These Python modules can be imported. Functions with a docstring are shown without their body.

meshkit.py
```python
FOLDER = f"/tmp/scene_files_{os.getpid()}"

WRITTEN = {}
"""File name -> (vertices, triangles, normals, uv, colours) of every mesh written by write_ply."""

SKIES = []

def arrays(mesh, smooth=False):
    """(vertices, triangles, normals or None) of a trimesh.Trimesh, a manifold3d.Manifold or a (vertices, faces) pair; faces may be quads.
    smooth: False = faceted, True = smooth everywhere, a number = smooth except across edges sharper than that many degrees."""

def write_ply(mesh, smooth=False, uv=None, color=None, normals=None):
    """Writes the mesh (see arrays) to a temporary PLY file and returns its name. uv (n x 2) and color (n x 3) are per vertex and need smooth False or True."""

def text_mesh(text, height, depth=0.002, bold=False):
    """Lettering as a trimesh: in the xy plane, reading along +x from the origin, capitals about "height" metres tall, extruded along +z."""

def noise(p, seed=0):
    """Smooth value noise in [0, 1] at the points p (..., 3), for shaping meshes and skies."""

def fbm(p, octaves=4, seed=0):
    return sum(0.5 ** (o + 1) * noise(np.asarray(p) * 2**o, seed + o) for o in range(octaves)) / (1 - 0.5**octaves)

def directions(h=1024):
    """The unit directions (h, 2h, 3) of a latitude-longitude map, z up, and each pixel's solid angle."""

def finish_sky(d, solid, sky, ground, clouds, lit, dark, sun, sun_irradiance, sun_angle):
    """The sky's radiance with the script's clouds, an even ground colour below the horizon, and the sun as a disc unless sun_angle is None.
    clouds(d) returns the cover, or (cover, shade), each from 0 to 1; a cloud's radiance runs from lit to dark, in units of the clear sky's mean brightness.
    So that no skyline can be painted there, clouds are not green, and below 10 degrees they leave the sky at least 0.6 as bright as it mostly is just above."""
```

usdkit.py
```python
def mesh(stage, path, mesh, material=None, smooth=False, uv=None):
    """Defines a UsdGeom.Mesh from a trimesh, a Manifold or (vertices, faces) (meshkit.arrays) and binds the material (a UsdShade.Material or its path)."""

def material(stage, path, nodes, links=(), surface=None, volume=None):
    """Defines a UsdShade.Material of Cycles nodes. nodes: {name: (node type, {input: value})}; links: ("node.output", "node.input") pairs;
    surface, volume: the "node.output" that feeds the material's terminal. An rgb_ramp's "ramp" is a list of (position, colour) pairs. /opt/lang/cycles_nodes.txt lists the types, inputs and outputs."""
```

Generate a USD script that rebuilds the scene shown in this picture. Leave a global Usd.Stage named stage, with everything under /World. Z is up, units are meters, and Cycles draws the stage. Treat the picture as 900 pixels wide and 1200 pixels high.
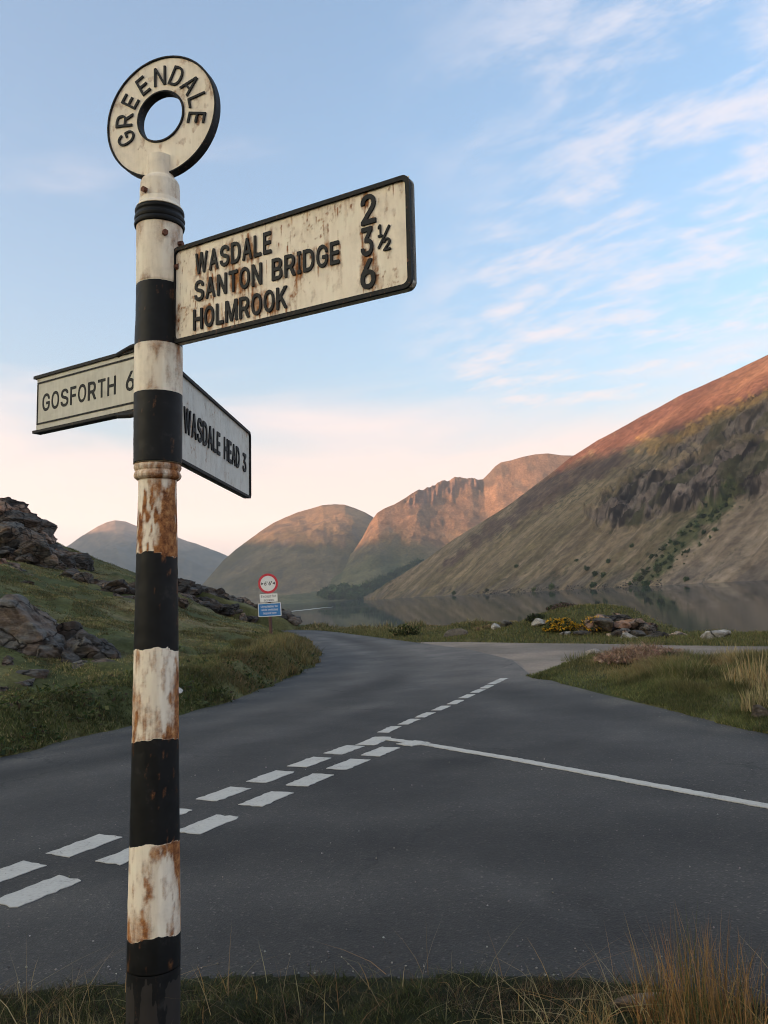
import math, numpy as np, trimesh, shapely, usdkit, meshkit
from shapely.geometry import Polygon, LineString, Point, box as sbox
from scipy.interpolate import RBFInterpolator
from pxr import Usd, UsdGeom, UsdLux, UsdShade, Gf, Sdf, Vt

stage = Usd.Stage.CreateInMemory()
UsdGeom.SetStageUpAxis(stage, 'Z'); UsdGeom.SetStageMetersPerUnit(stage, 1.0)
UsdGeom.Xform.Define(stage, '/World'); UsdGeom.Scope.Define(stage, '/World/Looks')

# ---------------------------------------------------------------- camera
FOC, CX, CY = 940.0, 450.0, 600.0                 # focal length and centre in the photograph's pixels (900 x 1200)
EYE = np.array([0, 0, 1.55])
ROLL = math.radians(3.26); PITCH = math.atan(99.5 / 940 * math.cos(ROLL))
FWD = np.array([0, math.cos(PITCH), math.sin(PITCH)])
_r0, _u0 = np.array([1.0, 0, 0]), np.array([0, -math.sin(PITCH), math.cos(PITCH)])
RGT = math.cos(ROLL) * _r0 - math.sin(ROLL) * _u0
UPV = math.sin(ROLL) * _r0 + math.cos(ROLL) * _u0
cam = UsdGeom.Camera.Define(stage, '/World/camera')
cam.CreateHorizontalApertureAttr(36.0); cam.CreateFocalLengthAttr(36.0 * FOC / 900.0)
cam.CreateClippingRangeAttr((0.05, 60000.0))
cam.AddTransformOp().Set(Gf.Matrix4d(*[float(x) for x in (*RGT, 0, *UPV, 0, *(-FWD), 0, *EYE, 1)]))
cam.CreateExposureAttr(2.40)

# ---------------------------------------------------------------- sky and sun
SUN_EL, SUN_AZ = math.radians(6.5), math.radians(-115.0)      # low evening sun, behind and to the left
SH = np.array([math.sin(SUN_AZ), math.cos(SUN_AZ)])           # horizontal direction towards the sun
SUN = np.array([SH[0] * math.cos(SUN_EL), SH[1] * math.cos(SUN_EL), math.sin(SUN_EL)])
SKY_STRENGTH = 0.10
CLOUD = 2.1
HAZE = 5.2e-5
usdkit.material(stage, '/World/Looks/sky_air', {
    'sky': ('sky_texture', dict(sky_type='single_scattering', sun_disc=False, sun_elevation=SUN_EL, sun_rotation=math.atan2(SH[0], SH[1]), altitude=100.0, air_density=1.0, aerosol_density=6.0, ozone_density=2.0)),
    'sat': ('hsv', dict(saturation=1.0, value=1.1)),
    'tint': ('mix', dict(mix_type='multiply', fac=1.0, color2=(0.99, 1.10, 1.10))),
    'tc': ('texture_coordinate', {}),
    'xyz': ('separate_xyz', {}),
    'zz': ('math', dict(math_type='maximum', value2=0.0)),
    'za': ('math', dict(math_type='add', value2=0.12)),
    'px': ('math', dict(math_type='divide')), 'py': ('math', dict(math_type='divide')),
    'pv': ('combine_xyz', dict(z=0.0)),
    'map1': ('mapping', dict(mapping_type='texture', rotation=(0, 0, 2.5), scale=(1.35, 0.75, 1.0), location=(4.1, 7.3, 0))),
    'n1': ('noise_texture', dict(scale=5.6, detail=9.0, roughness=0.66, distortion=0.2)),
    'map2': ('mapping', dict(mapping_type='texture', rotation=(0, 0, 2.5), scale=(2.6, 0.9, 1.0), location=(1.7, 3.1, 0))),
    'n2': ('noise_texture', dict(scale=0.9, detail=2.0)),
    'r1': ('map_range', dict(range_type='smoothstep', from_min=0.40, from_max=0.70, to_min=0.0, to_max=0.75, clamp=True)),
    'gx': ('math', dict(math_type='multiply_add', value2=0.9)), 'r2': ('map_range', dict(range_type='smoothstep', from_min=0.45, from_max=0.95, to_min=0.0, to_max=1.0, clamp=True)),
    'c1': ('math', dict(math_type='multiply', use_clamp=True)),
    # a hazy bank of evening cloud low over the horizon
    'map3': ('mapping', dict(scale=(0.9, 0.9, 5.0), location=(2.2, 0.4, 1.0))),
    'n3': ('noise_texture', dict(scale=2.4, detail=5.0, roughness=0.55, distortion=0.4)),
    'low': ('map_range', dict(range_type='smoothstep', from_min=0.36, from_max=0.05, to_min=0.0, to_max=0.68, clamp=True)),
    'sum3': ('math', dict(math_type='add')),
    'r3': ('map_range', dict(range_type='smoothstep', from_min=0.58, from_max=1.05, to_min=0.0, to_max=1.0, clamp=True)),
    'cov': ('math', dict(math_type='maximum')),
    'cov2': ('math', dict(math_type='multiply', value2=0.85)),
    'ccol': ('rgb_ramp', dict(ramp=[(0.0, (0.96, 0.76, 0.66)), (0.10, (1.0, 0.78, 0.70)), (0.3, (1.0, 0.83, 0.80)), (0.6, (0.92, 0.87, 0.90)), (1.0, (0.9, 0.88, 0.92))])),
    'cl': ('mix', dict(mix_type='multiply', fac=1.0, color2=(CLOUD, CLOUD, CLOUD))),
    'mixc': ('mix', dict(mix_type='mix')),
    'bg': ('background_shader', dict(strength=SKY_STRENGTH)),
}, [('sky.color', 'sat.color'), ('sat.color', 'tint.color1'), ('tc.generated', 'xyz.vector'), ('xyz.z', 'zz.value1'), ('zz.value', 'za.value1'),
    ('xyz.x', 'px.value1'), ('za.value', 'px.value2'), ('xyz.y', 'py.value1'), ('za.value', 'py.value2'), ('px.value', 'pv.x'), ('py.value', 'pv.y'),
    ('pv.vector', 'map1.vector'), ('map1.vector', 'n1.vector'), ('pv.vector', 'map2.vector'), ('map2.vector', 'n2.vector'),
    ('n1.fac', 'r1.value'), ('px.value', 'gx.value1'), ('n2.fac', 'gx.value3'), ('gx.value', 'r2.value'), ('r1.result', 'c1.value1'), ('r2.result', 'c1.value2'),
    ('tc.generated', 'map3.vector'), ('map3.vector', 'n3.vector'), ('zz.value', 'low.value'), ('low.result', 'sum3.value1'), ('n3.fac', 'sum3.value2'), ('sum3.value', 'r3.value'),
    ('c1.value', 'cov.value1'), ('r3.result', 'cov.value2'), ('cov.value', 'cov2.value1'), ('zz.value', 'ccol.fac'), ('ccol.color', 'cl.color1'),
    ('cov2.value', 'mixc.fac'), ('tint.color', 'mixc.color1'), ('cl.color', 'mixc.color2'), ('mixc.color', 'bg.color')], surface='bg.background')
dome = UsdLux.DomeLight.Define(stage, '/World/sky')
UsdShade.MaterialBindingAPI.Apply(dome.GetPrim()).Bind(UsdShade.Material.Get(stage, '/World/Looks/sky_air'))
dome.GetPrim().SetCustomDataByKey('kind', 'structure')
sun = UsdLux.DistantLight.Define(stage, '/World/sun')
sun.CreateIntensityAttr(1.0); sun.CreateAngleAttr(0.5); sun.CreateColorAttr(Gf.Vec3f(1.0, 0.52, 0.28)); sun.CreateNormalizeAttr(True)
_z = Gf.Vec3d(*SUN); _x = Gf.Cross(Gf.Vec3d(0, 0, 1), _z).GetNormalized(); _y = Gf.Cross(_z, _x)
sun.AddTransformOp().Set(Gf.Matrix4d(*_x, 0, *_y, 0, *_z, 0, 0, 0, 0, 1))

# ---------------------------------------------------------------- helpers
def px2ray(px, py):
    px, py = np.broadcast_arrays(np.asarray(px, float), np.asarray(py, float))
    return FWD * FOC + RGT * (px - CX)[..., None] + UPV * (CY - py)[..., None]
def at_y(px, py, y):                              # the point at distance y ahead
    d = px2ray(px, py); return EYE + d * (np.asarray(y) / d[..., 1])[..., None]
def at_z(px, py, z=0.0):                          # the point on the level z
    d = px2ray(px, py); return EYE + d * ((z - EYE[2]) / d[..., 2])[..., None]
def project(P):
    d = np.asarray(P, float) - EYE; w = np.maximum(d @ FWD, 1e-3)
    return np.stack([CX + FOC * (d @ RGT) / w, CY - FOC * (d @ UPV) / w], -1)
def smooth(a, b, x):
    t = np.clip((np.asarray(x, float) - a) / (b - a), 0, 1); return t * t * (3 - 2 * t)
def lerp(a, b, t):
    return np.asarray(a) * (1 - np.asarray(t)[..., None]) + np.asarray(b) * np.asarray(t)[..., None]
def fb(x, y, s, o=4, seed=0, z=0.0):
    return meshkit.fbm(np.stack([np.asarray(x) / s, np.asarray(y) / s, np.zeros_like(np.asarray(x, float)) + z], -1), o, seed)
def ridged(x, y, s, o=4, seed=0):
    p = np.stack([np.asarray(x) / s, np.asarray(y) / s, np.zeros_like(np.asarray(x, float))], -1)
    return sum(0.5 ** (k + 1) * (1 - np.abs(2 * meshkit.noise(p * 2 ** k, seed + k) - 1)) for k in range(o)) / (1 - 0.5 ** o)
def inside(poly, x, y):
    return shapely.contains_xy(poly, np.asarray(x, float), np.asarray(y, float))
def dist(geom, x, y):
    return shapely.distance(geom, shapely.points(np.asarray(x, float), np.asarray(y, float)))

USED = {}
def numbered(parent, name):
    n = USED.get((parent, name), 0); USED[(parent, name)] = n + 1
    return f'{parent}/{name}' + (f'_{n:03d}' if n else '')
def tag(prim, label=None, cat=None, group=None, kind=None):
    for k, v in (('label', label), ('category', cat), ('group', group), ('kind', kind)):
        if v: prim.SetCustomDataByKey(k, v)
    return prim
def obj(name, mesh, mat, parent=None, smooth=False, col=None, attr='col', **kw):
    path = numbered(str(parent.GetPath()) if parent else '/World', name)
    m = usdkit.mesh(stage, path, mesh, '/World/Looks/' + mat, smooth)
    if col is not None:
        UsdGeom.PrimvarsAPI(m).CreatePrimvar(attr, Sdf.ValueTypeNames.Color3fArray, 'vertex').Set(Vt.Vec3fArray.FromNumpy(np.ascontiguousarray(col, dtype=np.float32)))
    return tag(m.GetPrim(), **kw)
def thing(name, label, cat, group=None, loc=(0, 0, 0), kind=None):
    x = UsdGeom.Xform.Define(stage, numbered('/World', name))
    x.AddTranslateOp().Set(Gf.Vec3d(*map(float, loc)))
    return tag(x.GetPrim(), label, cat, group, kind)
def shifted(mesh, loc):
    v, f = mesh; return (np.asarray(v) - np.asarray(loc), f)

# ---------------------------------------------------------------- materials
def mat(name, nodes, links, surface='p.BSDF'):
    usdkit.material(stage, '/World/Looks/' + name, nodes, links, surface=surface)
def attr_material(name, rough=0.9, n1=1.0, n2=8.0, lo=0.7, hi=1.3, bump_scale=4.0, bump=0.1, bstr=0.6, spec=0.2, detail=6.0):
    """The mesh's own colours (primvar col) with grain at two scales and relief."""
    mat(name, {'a': ('attribute', dict(attribute='col')), 'g': ('geometry', {}),
        'n1': ('noise_texture', dict(scale=n1, detail=detail, roughness=0.6)), 'n2': ('noise_texture', dict(scale=n2, detail=3.0, roughness=0.6)),
        'ad': ('math', dict(math_type='multiply')), 'r': ('map_range', dict(from_min=0.12, from_max=0.40, to_min=lo, to_max=hi, clamp=True)),
        'c': ('combine_xyz', {}), 'm': ('mix', dict(mix_type='multiply', fac=1.0)),
        'bn': ('noise_texture', dict(scale=bump_scale, detail=8.0, roughness=0.65)), 'b': ('bump', dict(strength=bstr, distance=bump)),
        'p': ('principled_bsdf', dict(roughness=rough, specular_ior_level=spec))},
        [('g.position', 'n1.vector'), ('g.position', 'n2.vector'), ('g.position', 'bn.vector'), ('n1.fac', 'ad.value1'), ('n2.fac', 'ad.value2'), ('ad.value', 'r.value'),
         ('r.result', 'c.x'), ('r.result', 'c.y'), ('r.result', 'c.z'), ('a.color', 'm.color1'), ('c.vector', 'm.color2'), ('m.color', 'p.base_color'), ('bn.fac', 'b.height'), ('b.normal', 'p.normal')])
attr_material('fell_ground', n1=0.02, n2=0.11, lo=0.55, hi=1.45, bump_scale=0.06, bump=6.0, bstr=0.7, spec=0.05, detail=9.0)
attr_material('turf', n1=1.6, n2=14.0, lo=0.6, hi=1.4, bump_scale=7.0, bump=0.06, bstr=0.8, spec=0.1)
attr_material('gravel', n1=0.7, n2=24.0, lo=0.7, hi=1.25, bump_scale=30.0, bump=0.02, bstr=0.8, spec=0.2)
# rock: grey with warm and pale lichened patches, dark joints
mat('rock', {'g': ('geometry', {}), 'a': ('attribute', dict(attribute='col')),
    'n1': ('noise_texture', dict(scale=2.6, detail=9.0, roughness=0.68, distortion=0.5)), 'n2': ('noise_texture', dict(scale=9.0, detail=6.0, roughness=0.7)),
    'n3': ('noise_texture', dict(scale=0.9, detail=4.0)),
    'r1': ('rgb_ramp', dict(ramp=[(0.30, (0.20, 0.17, 0.15)), (0.42, (0.55, 0.50, 0.46)), (0.52, (1, 1, 1)), (0.66, (1.25, 1.2, 1.12)), (0.74, (1.9, 1.9, 1.8))])),
    'r2': ('rgb_ramp', dict(ramp=[(0.3, (0.6, 0.6, 0.62)), (0.55, (1, 1, 1)), (0.72, (1.5, 1.45, 1.4))])),
    'm1': ('mix', dict(mix_type='multiply', fac=1.0)), 'm2': ('mix', dict(mix_type='multiply', fac=0.8)),
    'mp': ('mapping', dict(rotation=(0.5, 0.35, 0.2), scale=(1.0, 1.0, 5.0))), 'bn': ('noise_texture', dict(scale=3.2, detail=10.0, roughness=0.72)),
    'dn': ('noise_texture', dict(scale=1.7, detail=4.0)), 'dm': ('mix', dict(mix_type='linear_light', fac=0.35)), 'mp2': ('mapping', dict(rotation=(0.45, 0.3, 0.1), scale=(1.0, 1.0, 2.4))), 'vo': ('voronoi_texture', dict(feature='distance_to_edge', scale=0.75)), 'vo2': ('voronoi_texture', dict(feature='distance_to_edge', scale=4.2)),
    'cr': ('rgb_ramp', dict(ramp=[(0.0, (0.12, 0.11, 0.10)), (0.012, (0.45, 0.43, 0.40)), (0.03, (1, 1, 1))])), 'cr2': ('rgb_ramp', dict(ramp=[(0.0, (0.45, 0.43, 0.42)), (0.05, (1, 1, 1))])), 'm3': ('mix', dict(mix_type='multiply', fac=1.0)), 'm4': ('mix', dict(mix_type='multiply', fac=0.16)), 'bc': ('bump', dict(strength=0.8, distance=0.12)), 'cm': ('map_range', dict(from_min=0.0, from_max=0.035, clamp=True)),
    'b': ('bump', dict(strength=0.9, distance=0.09)), 'p': ('principled_bsdf', dict(roughness=0.88, specular_ior_level=0.25))},
    [('g.position', 'n1.vector'), ('g.position', 'n2.vector'), ('g.position', 'mp.vector'), ('mp.vector', 'bn.vector'), ('n1.fac', 'r1.fac'), ('n2.fac', 'r2.fac'),
     ('a.color', 'm1.color1'), ('r1.color', 'm1.color2'), ('m1.color', 'm2.color1'), ('r2.color', 'm2.color2'), ('g.position', 'dn.vector'), ('g.position', 'dm.color1'), ('dn.color', 'dm.color2'), ('dm.color', 'mp2.vector'), ('mp2.vector', 'vo.vector'), ('mp2.vector', 'vo2.vector'), ('vo.distance', 'cr.fac'), ('vo2.distance', 'cr2.fac'),
     ('m2.color', 'm3.color1'), ('cr.color', 'm3.color2'), ('m3.color', 'm4.color1'), ('cr2.color', 'm4.color2'), ('m4.color', 'p.base_color'), ('vo.distance', 'cm.value'), ('cm.result', 'bc.height'), ('bn.fac', 'b.height'), ('bc.normal', 'b.normal'), ('b.normal', 'p.normal')])
# asphalt
mat('asphalt', {'g': ('geometry', {}), 'a': ('attribute', dict(attribute='col')),
    'n1': ('noise_texture', dict(scale=0.8, detail=6.0, roughness=0.6)), 'v': ('voronoi_texture', dict(scale=95.0)), 'v2': ('voronoi_texture', dict(scale=38.0)),
    'r1': ('rgb_ramp', dict(ramp=[(0.3, (0.66, 0.66, 0.67)), (0.5, (1, 1, 1)), (0.7, (1.34, 1.32, 1.28))])),
    'rv': ('rgb_ramp', dict(ramp=[(0.0, (0.70, 0.70, 0.71)), (0.55, (0.97, 0.97, 0.97)), (0.9, (1.12, 1.11, 1.10)), (0.97, (1.7, 1.65, 1.55)), (1.0, (2.8, 2.6, 2.4))])),
    'sv': ('separate_xyz', {}),
    'm1': ('mix', dict(mix_type='multiply', fac=1.0)), 'm2': ('mix', dict(mix_type='multiply', fac=0.75)),
    'dn': ('noise_texture', dict(scale=1.3, detail=6.0, roughness=0.7)), 'dm': ('mix', dict(mix_type='linear_light', fac=0.5)), 'vc': ('voronoi_texture', dict(feature='distance_to_edge', scale=0.42)), 'ck': ('map_range', dict(from_min=0.002, from_max=0.009, to_min=1.0, to_max=0.0, clamp=True)),
    'ng': ('noise_texture', dict(scale=0.33, detail=2.0)), 'gk': ('map_range', dict(range_type='smoothstep', from_min=0.46, from_max=0.60, to_min=0.0, to_max=0.75, clamp=True)), 'ckm': ('math', dict(math_type='multiply')), 'm3': ('mix', dict(mix_type='mix', color2=(0.016, 0.015, 0.014))),
    'b': ('bump', dict(strength=0.55, distance=0.006)), 'b2': ('bump', dict(strength=0.25, distance=0.03)), 'p': ('principled_bsdf', dict(roughness=0.8, specular_ior_level=0.26))},
    [('g.position', 'n1.vector'), ('g.position', 'v.vector'), ('g.position', 'v2.vector'), ('n1.fac', 'r1.fac'), ('v.color', 'sv.vector'), ('sv.x', 'rv.fac'), ('a.color', 'm1.color1'), ('r1.color', 'm1.color2'),
     ('m1.color', 'm2.color1'), ('rv.color', 'm2.color2'), ('g.position', 'dn.vector'), ('g.position', 'dm.color1'), ('dn.color', 'dm.color2'), ('dm.color', 'vc.vector'), ('vc.distance', 'ck.value'), ('g.position', 'ng.vector'), ('ng.fac', 'gk.value'), ('ck.result', 'ckm.value1'), ('gk.result', 'ckm.value2'), ('ckm.value', 'm3.fac'), ('m2.color', 'm3.color1'), ('m3.color', 'p.base_color'), ('v.distance', 'b.height'), ('n1.fac', 'b2.height'), ('b2.normal', 'b.normal'), ('b.normal', 'p.normal')])
# worn road paint
mat('road_paint', {'g': ('geometry', {}), 'n': ('noise_texture', dict(scale=45.0, detail=6.0, roughness=0.7)), 'n2': ('noise_texture', dict(scale=5.0, detail=3.0)),
    's': ('math', dict(math_type='multiply_add', value2=0.55, value3=0.0)), 'ad': ('math', dict(math_type='add')),
    'r': ('rgb_ramp', dict(ramp=[(0.50, (0.10, 0.10, 0.10)), (0.56, (0.22, 0.21, 0.195)), (0.66, (0.36, 0.345, 0.315)), (1.0, (0.44, 0.42, 0.385))])),
    'b': ('bump', dict(strength=0.5, distance=0.004)), 'p': ('principled_bsdf', dict(roughness=0.7, specular_ior_level=0.3))},
    [('g.position', 'n.vector'), ('g.position', 'n2.vector'), ('n2.fac', 's.value1'), ('n.fac', 'ad.value1'), ('s.value', 'ad.value2'), ('ad.value', 'r.fac'), ('r.color', 'p.base_color'), ('n.fac', 'b.height'), ('b.normal', 'p.normal')])
# painted cast metal: primvar col carries rust (r), black paint (g), grime (b); the paint colour is the material's
def painted(name, paint, rough=0.5):
    mat(name, {'g': ('geometry', {}), 'a': ('attribute', dict(attribute='col')), 'sep': ('separate_xyz', {}),
        'n1': ('noise_texture', dict(scale=95.0, detail=8.0, roughness=0.75)), 'n2': ('noise_texture', dict(scale=14.0, detail=6.0, roughness=0.65)), 'n3': ('noise_texture', dict(scale=42.0, detail=8.0, roughness=0.78)),
        'mp': ('mapping', dict(scale=(1, 1, 0.12))), 'ns': ('noise_texture', dict(scale=70.0, detail=5.0, roughness=0.6)),
        'nn': ('math', dict(math_type='multiply_add', value2=0.75, value3=-0.375)), 'ra': ('math', dict(math_type='add')),
        'nn2': ('math', dict(math_type='multiply_add', value2=0.6, value3=-0.3)), 'rb': ('math', dict(math_type='add')),
        'rr': ('map_range', dict(range_type='smoothstep', from_min=0.16, from_max=1.05, clamp=True)),
        'rustc': ('rgb_ramp', dict(ramp=[(0.25, (0.055, 0.022, 0.013)), (0.40, (0.150, 0.055, 0.023)), (0.52, (0.31, 0.125, 0.044)), (0.68, (0.50, 0.26, 0.105))])),
        'vr': ('rgb_ramp', dict(ramp=[(0.3, tuple(0.86 * c for c in paint)), (0.5, paint), (0.7, tuple(min(0.88, 1.04 * c) for c in paint))])),
        'grc': ('mix', dict(mix_type='multiply', color2=(0.70, 0.66, 0.58))), 'grf': ('math', dict(math_type='multiply', use_clamp=True)),
        'nb': ('math', dict(math_type='multiply_add', value2=0.5, value3=-0.25)), 'ba': ('math', dict(math_type='add')), 'br': ('map_range', dict(range_type='smoothstep', from_min=0.42, from_max=0.58, clamp=True)),
        'blk': ('rgb_ramp', dict(ramp=[(0.35, (0.006, 0.006, 0.006)), (0.6, (0.010, 0.010, 0.010)), (0.74, (0.028, 0.026, 0.024))])),
        'm1': ('mix', {}), 'm2': ('mix', {}),
        'hb': ('math', dict(math_type='multiply_add', value2=0.5)), 'b': ('bump', dict(strength=0.45, distance=0.004)), 'rro': ('map_range', dict(from_min=0.0, from_max=1.0, to_min=rough, to_max=0.9)),
        'p': ('principled_bsdf', dict(specular_ior_level=0.16))},
        [('g.position', 'n1.vector'), ('g.position', 'n2.vector'), ('g.position', 'n3.vector'), ('g.position', 'mp.vector'), ('mp.vector', 'ns.vector'), ('a.color', 'sep.vector'),
         ('n1.fac', 'nn.value1'), ('sep.x', 'ra.value1'), ('nn.value', 'ra.value2'), ('ns.fac', 'nn2.value1'), ('ra.value', 'rb.value1'), ('nn2.value', 'rb.value2'), ('rb.value', 'rr.value'),
         ('n3.fac', 'rustc.fac'), ('n2.fac', 'vr.fac'), ('vr.color', 'grc.color1'), ('sep.z', 'grf.value1'), ('ns.fac', 'grf.value2'), ('grf.value', 'grc.fac'),
         ('n1.fac', 'nb.value1'), ('sep.y', 'ba.value1'), ('nb.value', 'ba.value2'), ('ba.value', 'br.value'), ('n2.fac', 'blk.fac'),
         ('br.result', 'm1.fac'), ('grc.color', 'm1.color1'), ('blk.color', 'm1.color2'), ('rr.result', 'm2.fac'), ('m1.color', 'm2.color1'), ('rustc.color', 'm2.color2'), ('m2.color', 'p.base_color'),
         ('n2.fac', 'hb.value1'), ('rr.result', 'hb.value3'), ('hb.value', 'b.height'), ('b.normal', 'p.normal'), ('rr.result', 'rro.value'), ('rro.result', 'p.roughness')])
CREAM = (0.88, 0.765, 0.615)
painted('cream_paint', CREAM); painted('grey_paint', (0.60, 0.57, 0.49)); painted('shaded_arm_paint', (0.66, 0.64, 0.58))  # the third is greyed in colour for an arm turned from the sunset
def plain(name, c, rough=0.5, var=0.25, scale=30.0, spec=0.4, bump=0.0015):
    mat(name, {'g': ('geometry', {}), 'n': ('noise_texture', dict(scale=scale, detail=6.0, roughness=0.65)), 'r': ('rgb_ramp', dict(ramp=[(0.3, tuple(x * (1 - var) for x in c)), (0.7, tuple(x * (1 + var) for x in c))])),
        'b': ('bump', dict(strength=0.5, distance=bump)), 'p': ('principled_bsdf', dict(roughness=rough, specular_ior_level=spec))},
        [('g.position', 'n.vector'), ('n.fac', 'r.fac'), ('r.color', 'p.base_color'), ('n.fac', 'b.height'), ('b.normal', 'p.normal')])
# black letters and rims whose paint has chipped to rust here and there
mat('black_paint', {'g': ('geometry', {}), 'n': ('noise_texture', dict(scale=85.0, detail=7.0, roughness=0.7)), 'n2': ('noise_texture', dict(scale=30.0, detail=4.0)),
    'r': ('rgb_ramp', dict(ramp=[(0.40, (0.008, 0.008, 0.008)), (0.60, (0.014, 0.013, 0.012)), (0.66, (0.14, 0.06, 0.03)), (0.74, (0.30, 0.20, 0.12))])),
    'b': ('bump', dict(strength=0.5, distance=0.003)), 'p': ('principled_bsdf', dict(roughness=0.6, specular_ior_level=0.18))},
    [('g.position', 'n.vector'), ('g.position', 'n2.vector'), ('n.fac', 'r.fac'), ('r.color', 'p.base_color'), ('n2.fac', 'b.height'), ('b.normal', 'p.normal')])
plain('black_letter', (0.014, 0.014, 0.014), 0.6, 0.4, 60.0, 0.18); plain('rusty_bolt', (0.13, 0.05, 0.028), 0.85, 0.5, 90.0)
plain('sign_red', (0.52, 0.035, 0.05), 0.4, 0.12); plain('sign_white', (0.72, 0.71, 0.68), 0.4, 0.06); plain('sign_blue', (0.035, 0.17, 0.42), 0.4, 0.12)
plain('sign_black', (0.02, 0.02, 0.02), 0.5); plain('sign_back', (0.3, 0.3, 0.31), 0.5); plain('brown_post', (0.075, 0.035, 0.026), 0.7, 0.3)
# grass and leaves
mat('blade', {'a': ('attribute', dict(attribute='col')), 'p': ('principled_bsdf', dict(roughness=0.65, specular_ior_level=0.2)), 't': ('translucent_bsdf', {}), 'm': ('mix_closure', dict(fac=0.3))},
    [('a.color', 'p.base_color'), ('a.color', 't.color'), ('p.BSDF', 'm.closure1'), ('t.BSDF', 'm.closure2')], surface='m.closure')
# the lake: dark still water, a little wind on it in bands
mat('lake_water', {'g': ('geometry', {}), 'mp': ('mapping', dict(scale=(0.25, 0.9, 1.0), rotation=(0, 0, 0.3))), 'n': ('noise_texture', dict(scale=1.4, detail=4.0, roughness=0.55)),
    'mp2': ('mapping', dict(scale=(0.004, 0.016, 1.0), rotation=(0, 0, 0.2))), 'n2': ('noise_texture', dict(scale=1.0, detail=3.0)),
    'rr': ('map_range', dict(range_type='smoothstep', from_min=0.42, from_max=0.66, to_min=0.015, to_max=0.07, clamp=True)),
    'b': ('bump', dict(strength=0.025, distance=0.05)), 'd': ('diffuse_bsdf', dict(color=(0.016, 0.018, 0.017))), 'gl': ('glossy_bsdf', dict(color=(0.92, 0.93, 0.95))), 'fr': ('fresnel', dict(IOR=1.333)), 'k': ('math', dict(math_type='multiply', value2=0.76)), 'm': ('mix_closure', {})},
    [('g.position', 'mp.vector'), ('mp.vector', 'n.vector'), ('g.position', 'mp2.vector'), ('mp2.vector', 'n2.vector'), ('n2.fac', 'rr.value'), ('rr.result', 'gl.roughness'), ('n.fac', 'b.height'), ('b.normal', 'gl.normal'), ('b.normal', 'fr.normal'),
     ('fr.fac', 'k.value1'), ('k.value', 'm.fac'), ('d.BSDF', 'm.closure1'), ('gl.BSDF', 'm.closure2')], surface='m.closure')
plain('pale_streak', (0.42, 0.44, 0.44), 0.5, 0.2, 0.3)

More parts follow.
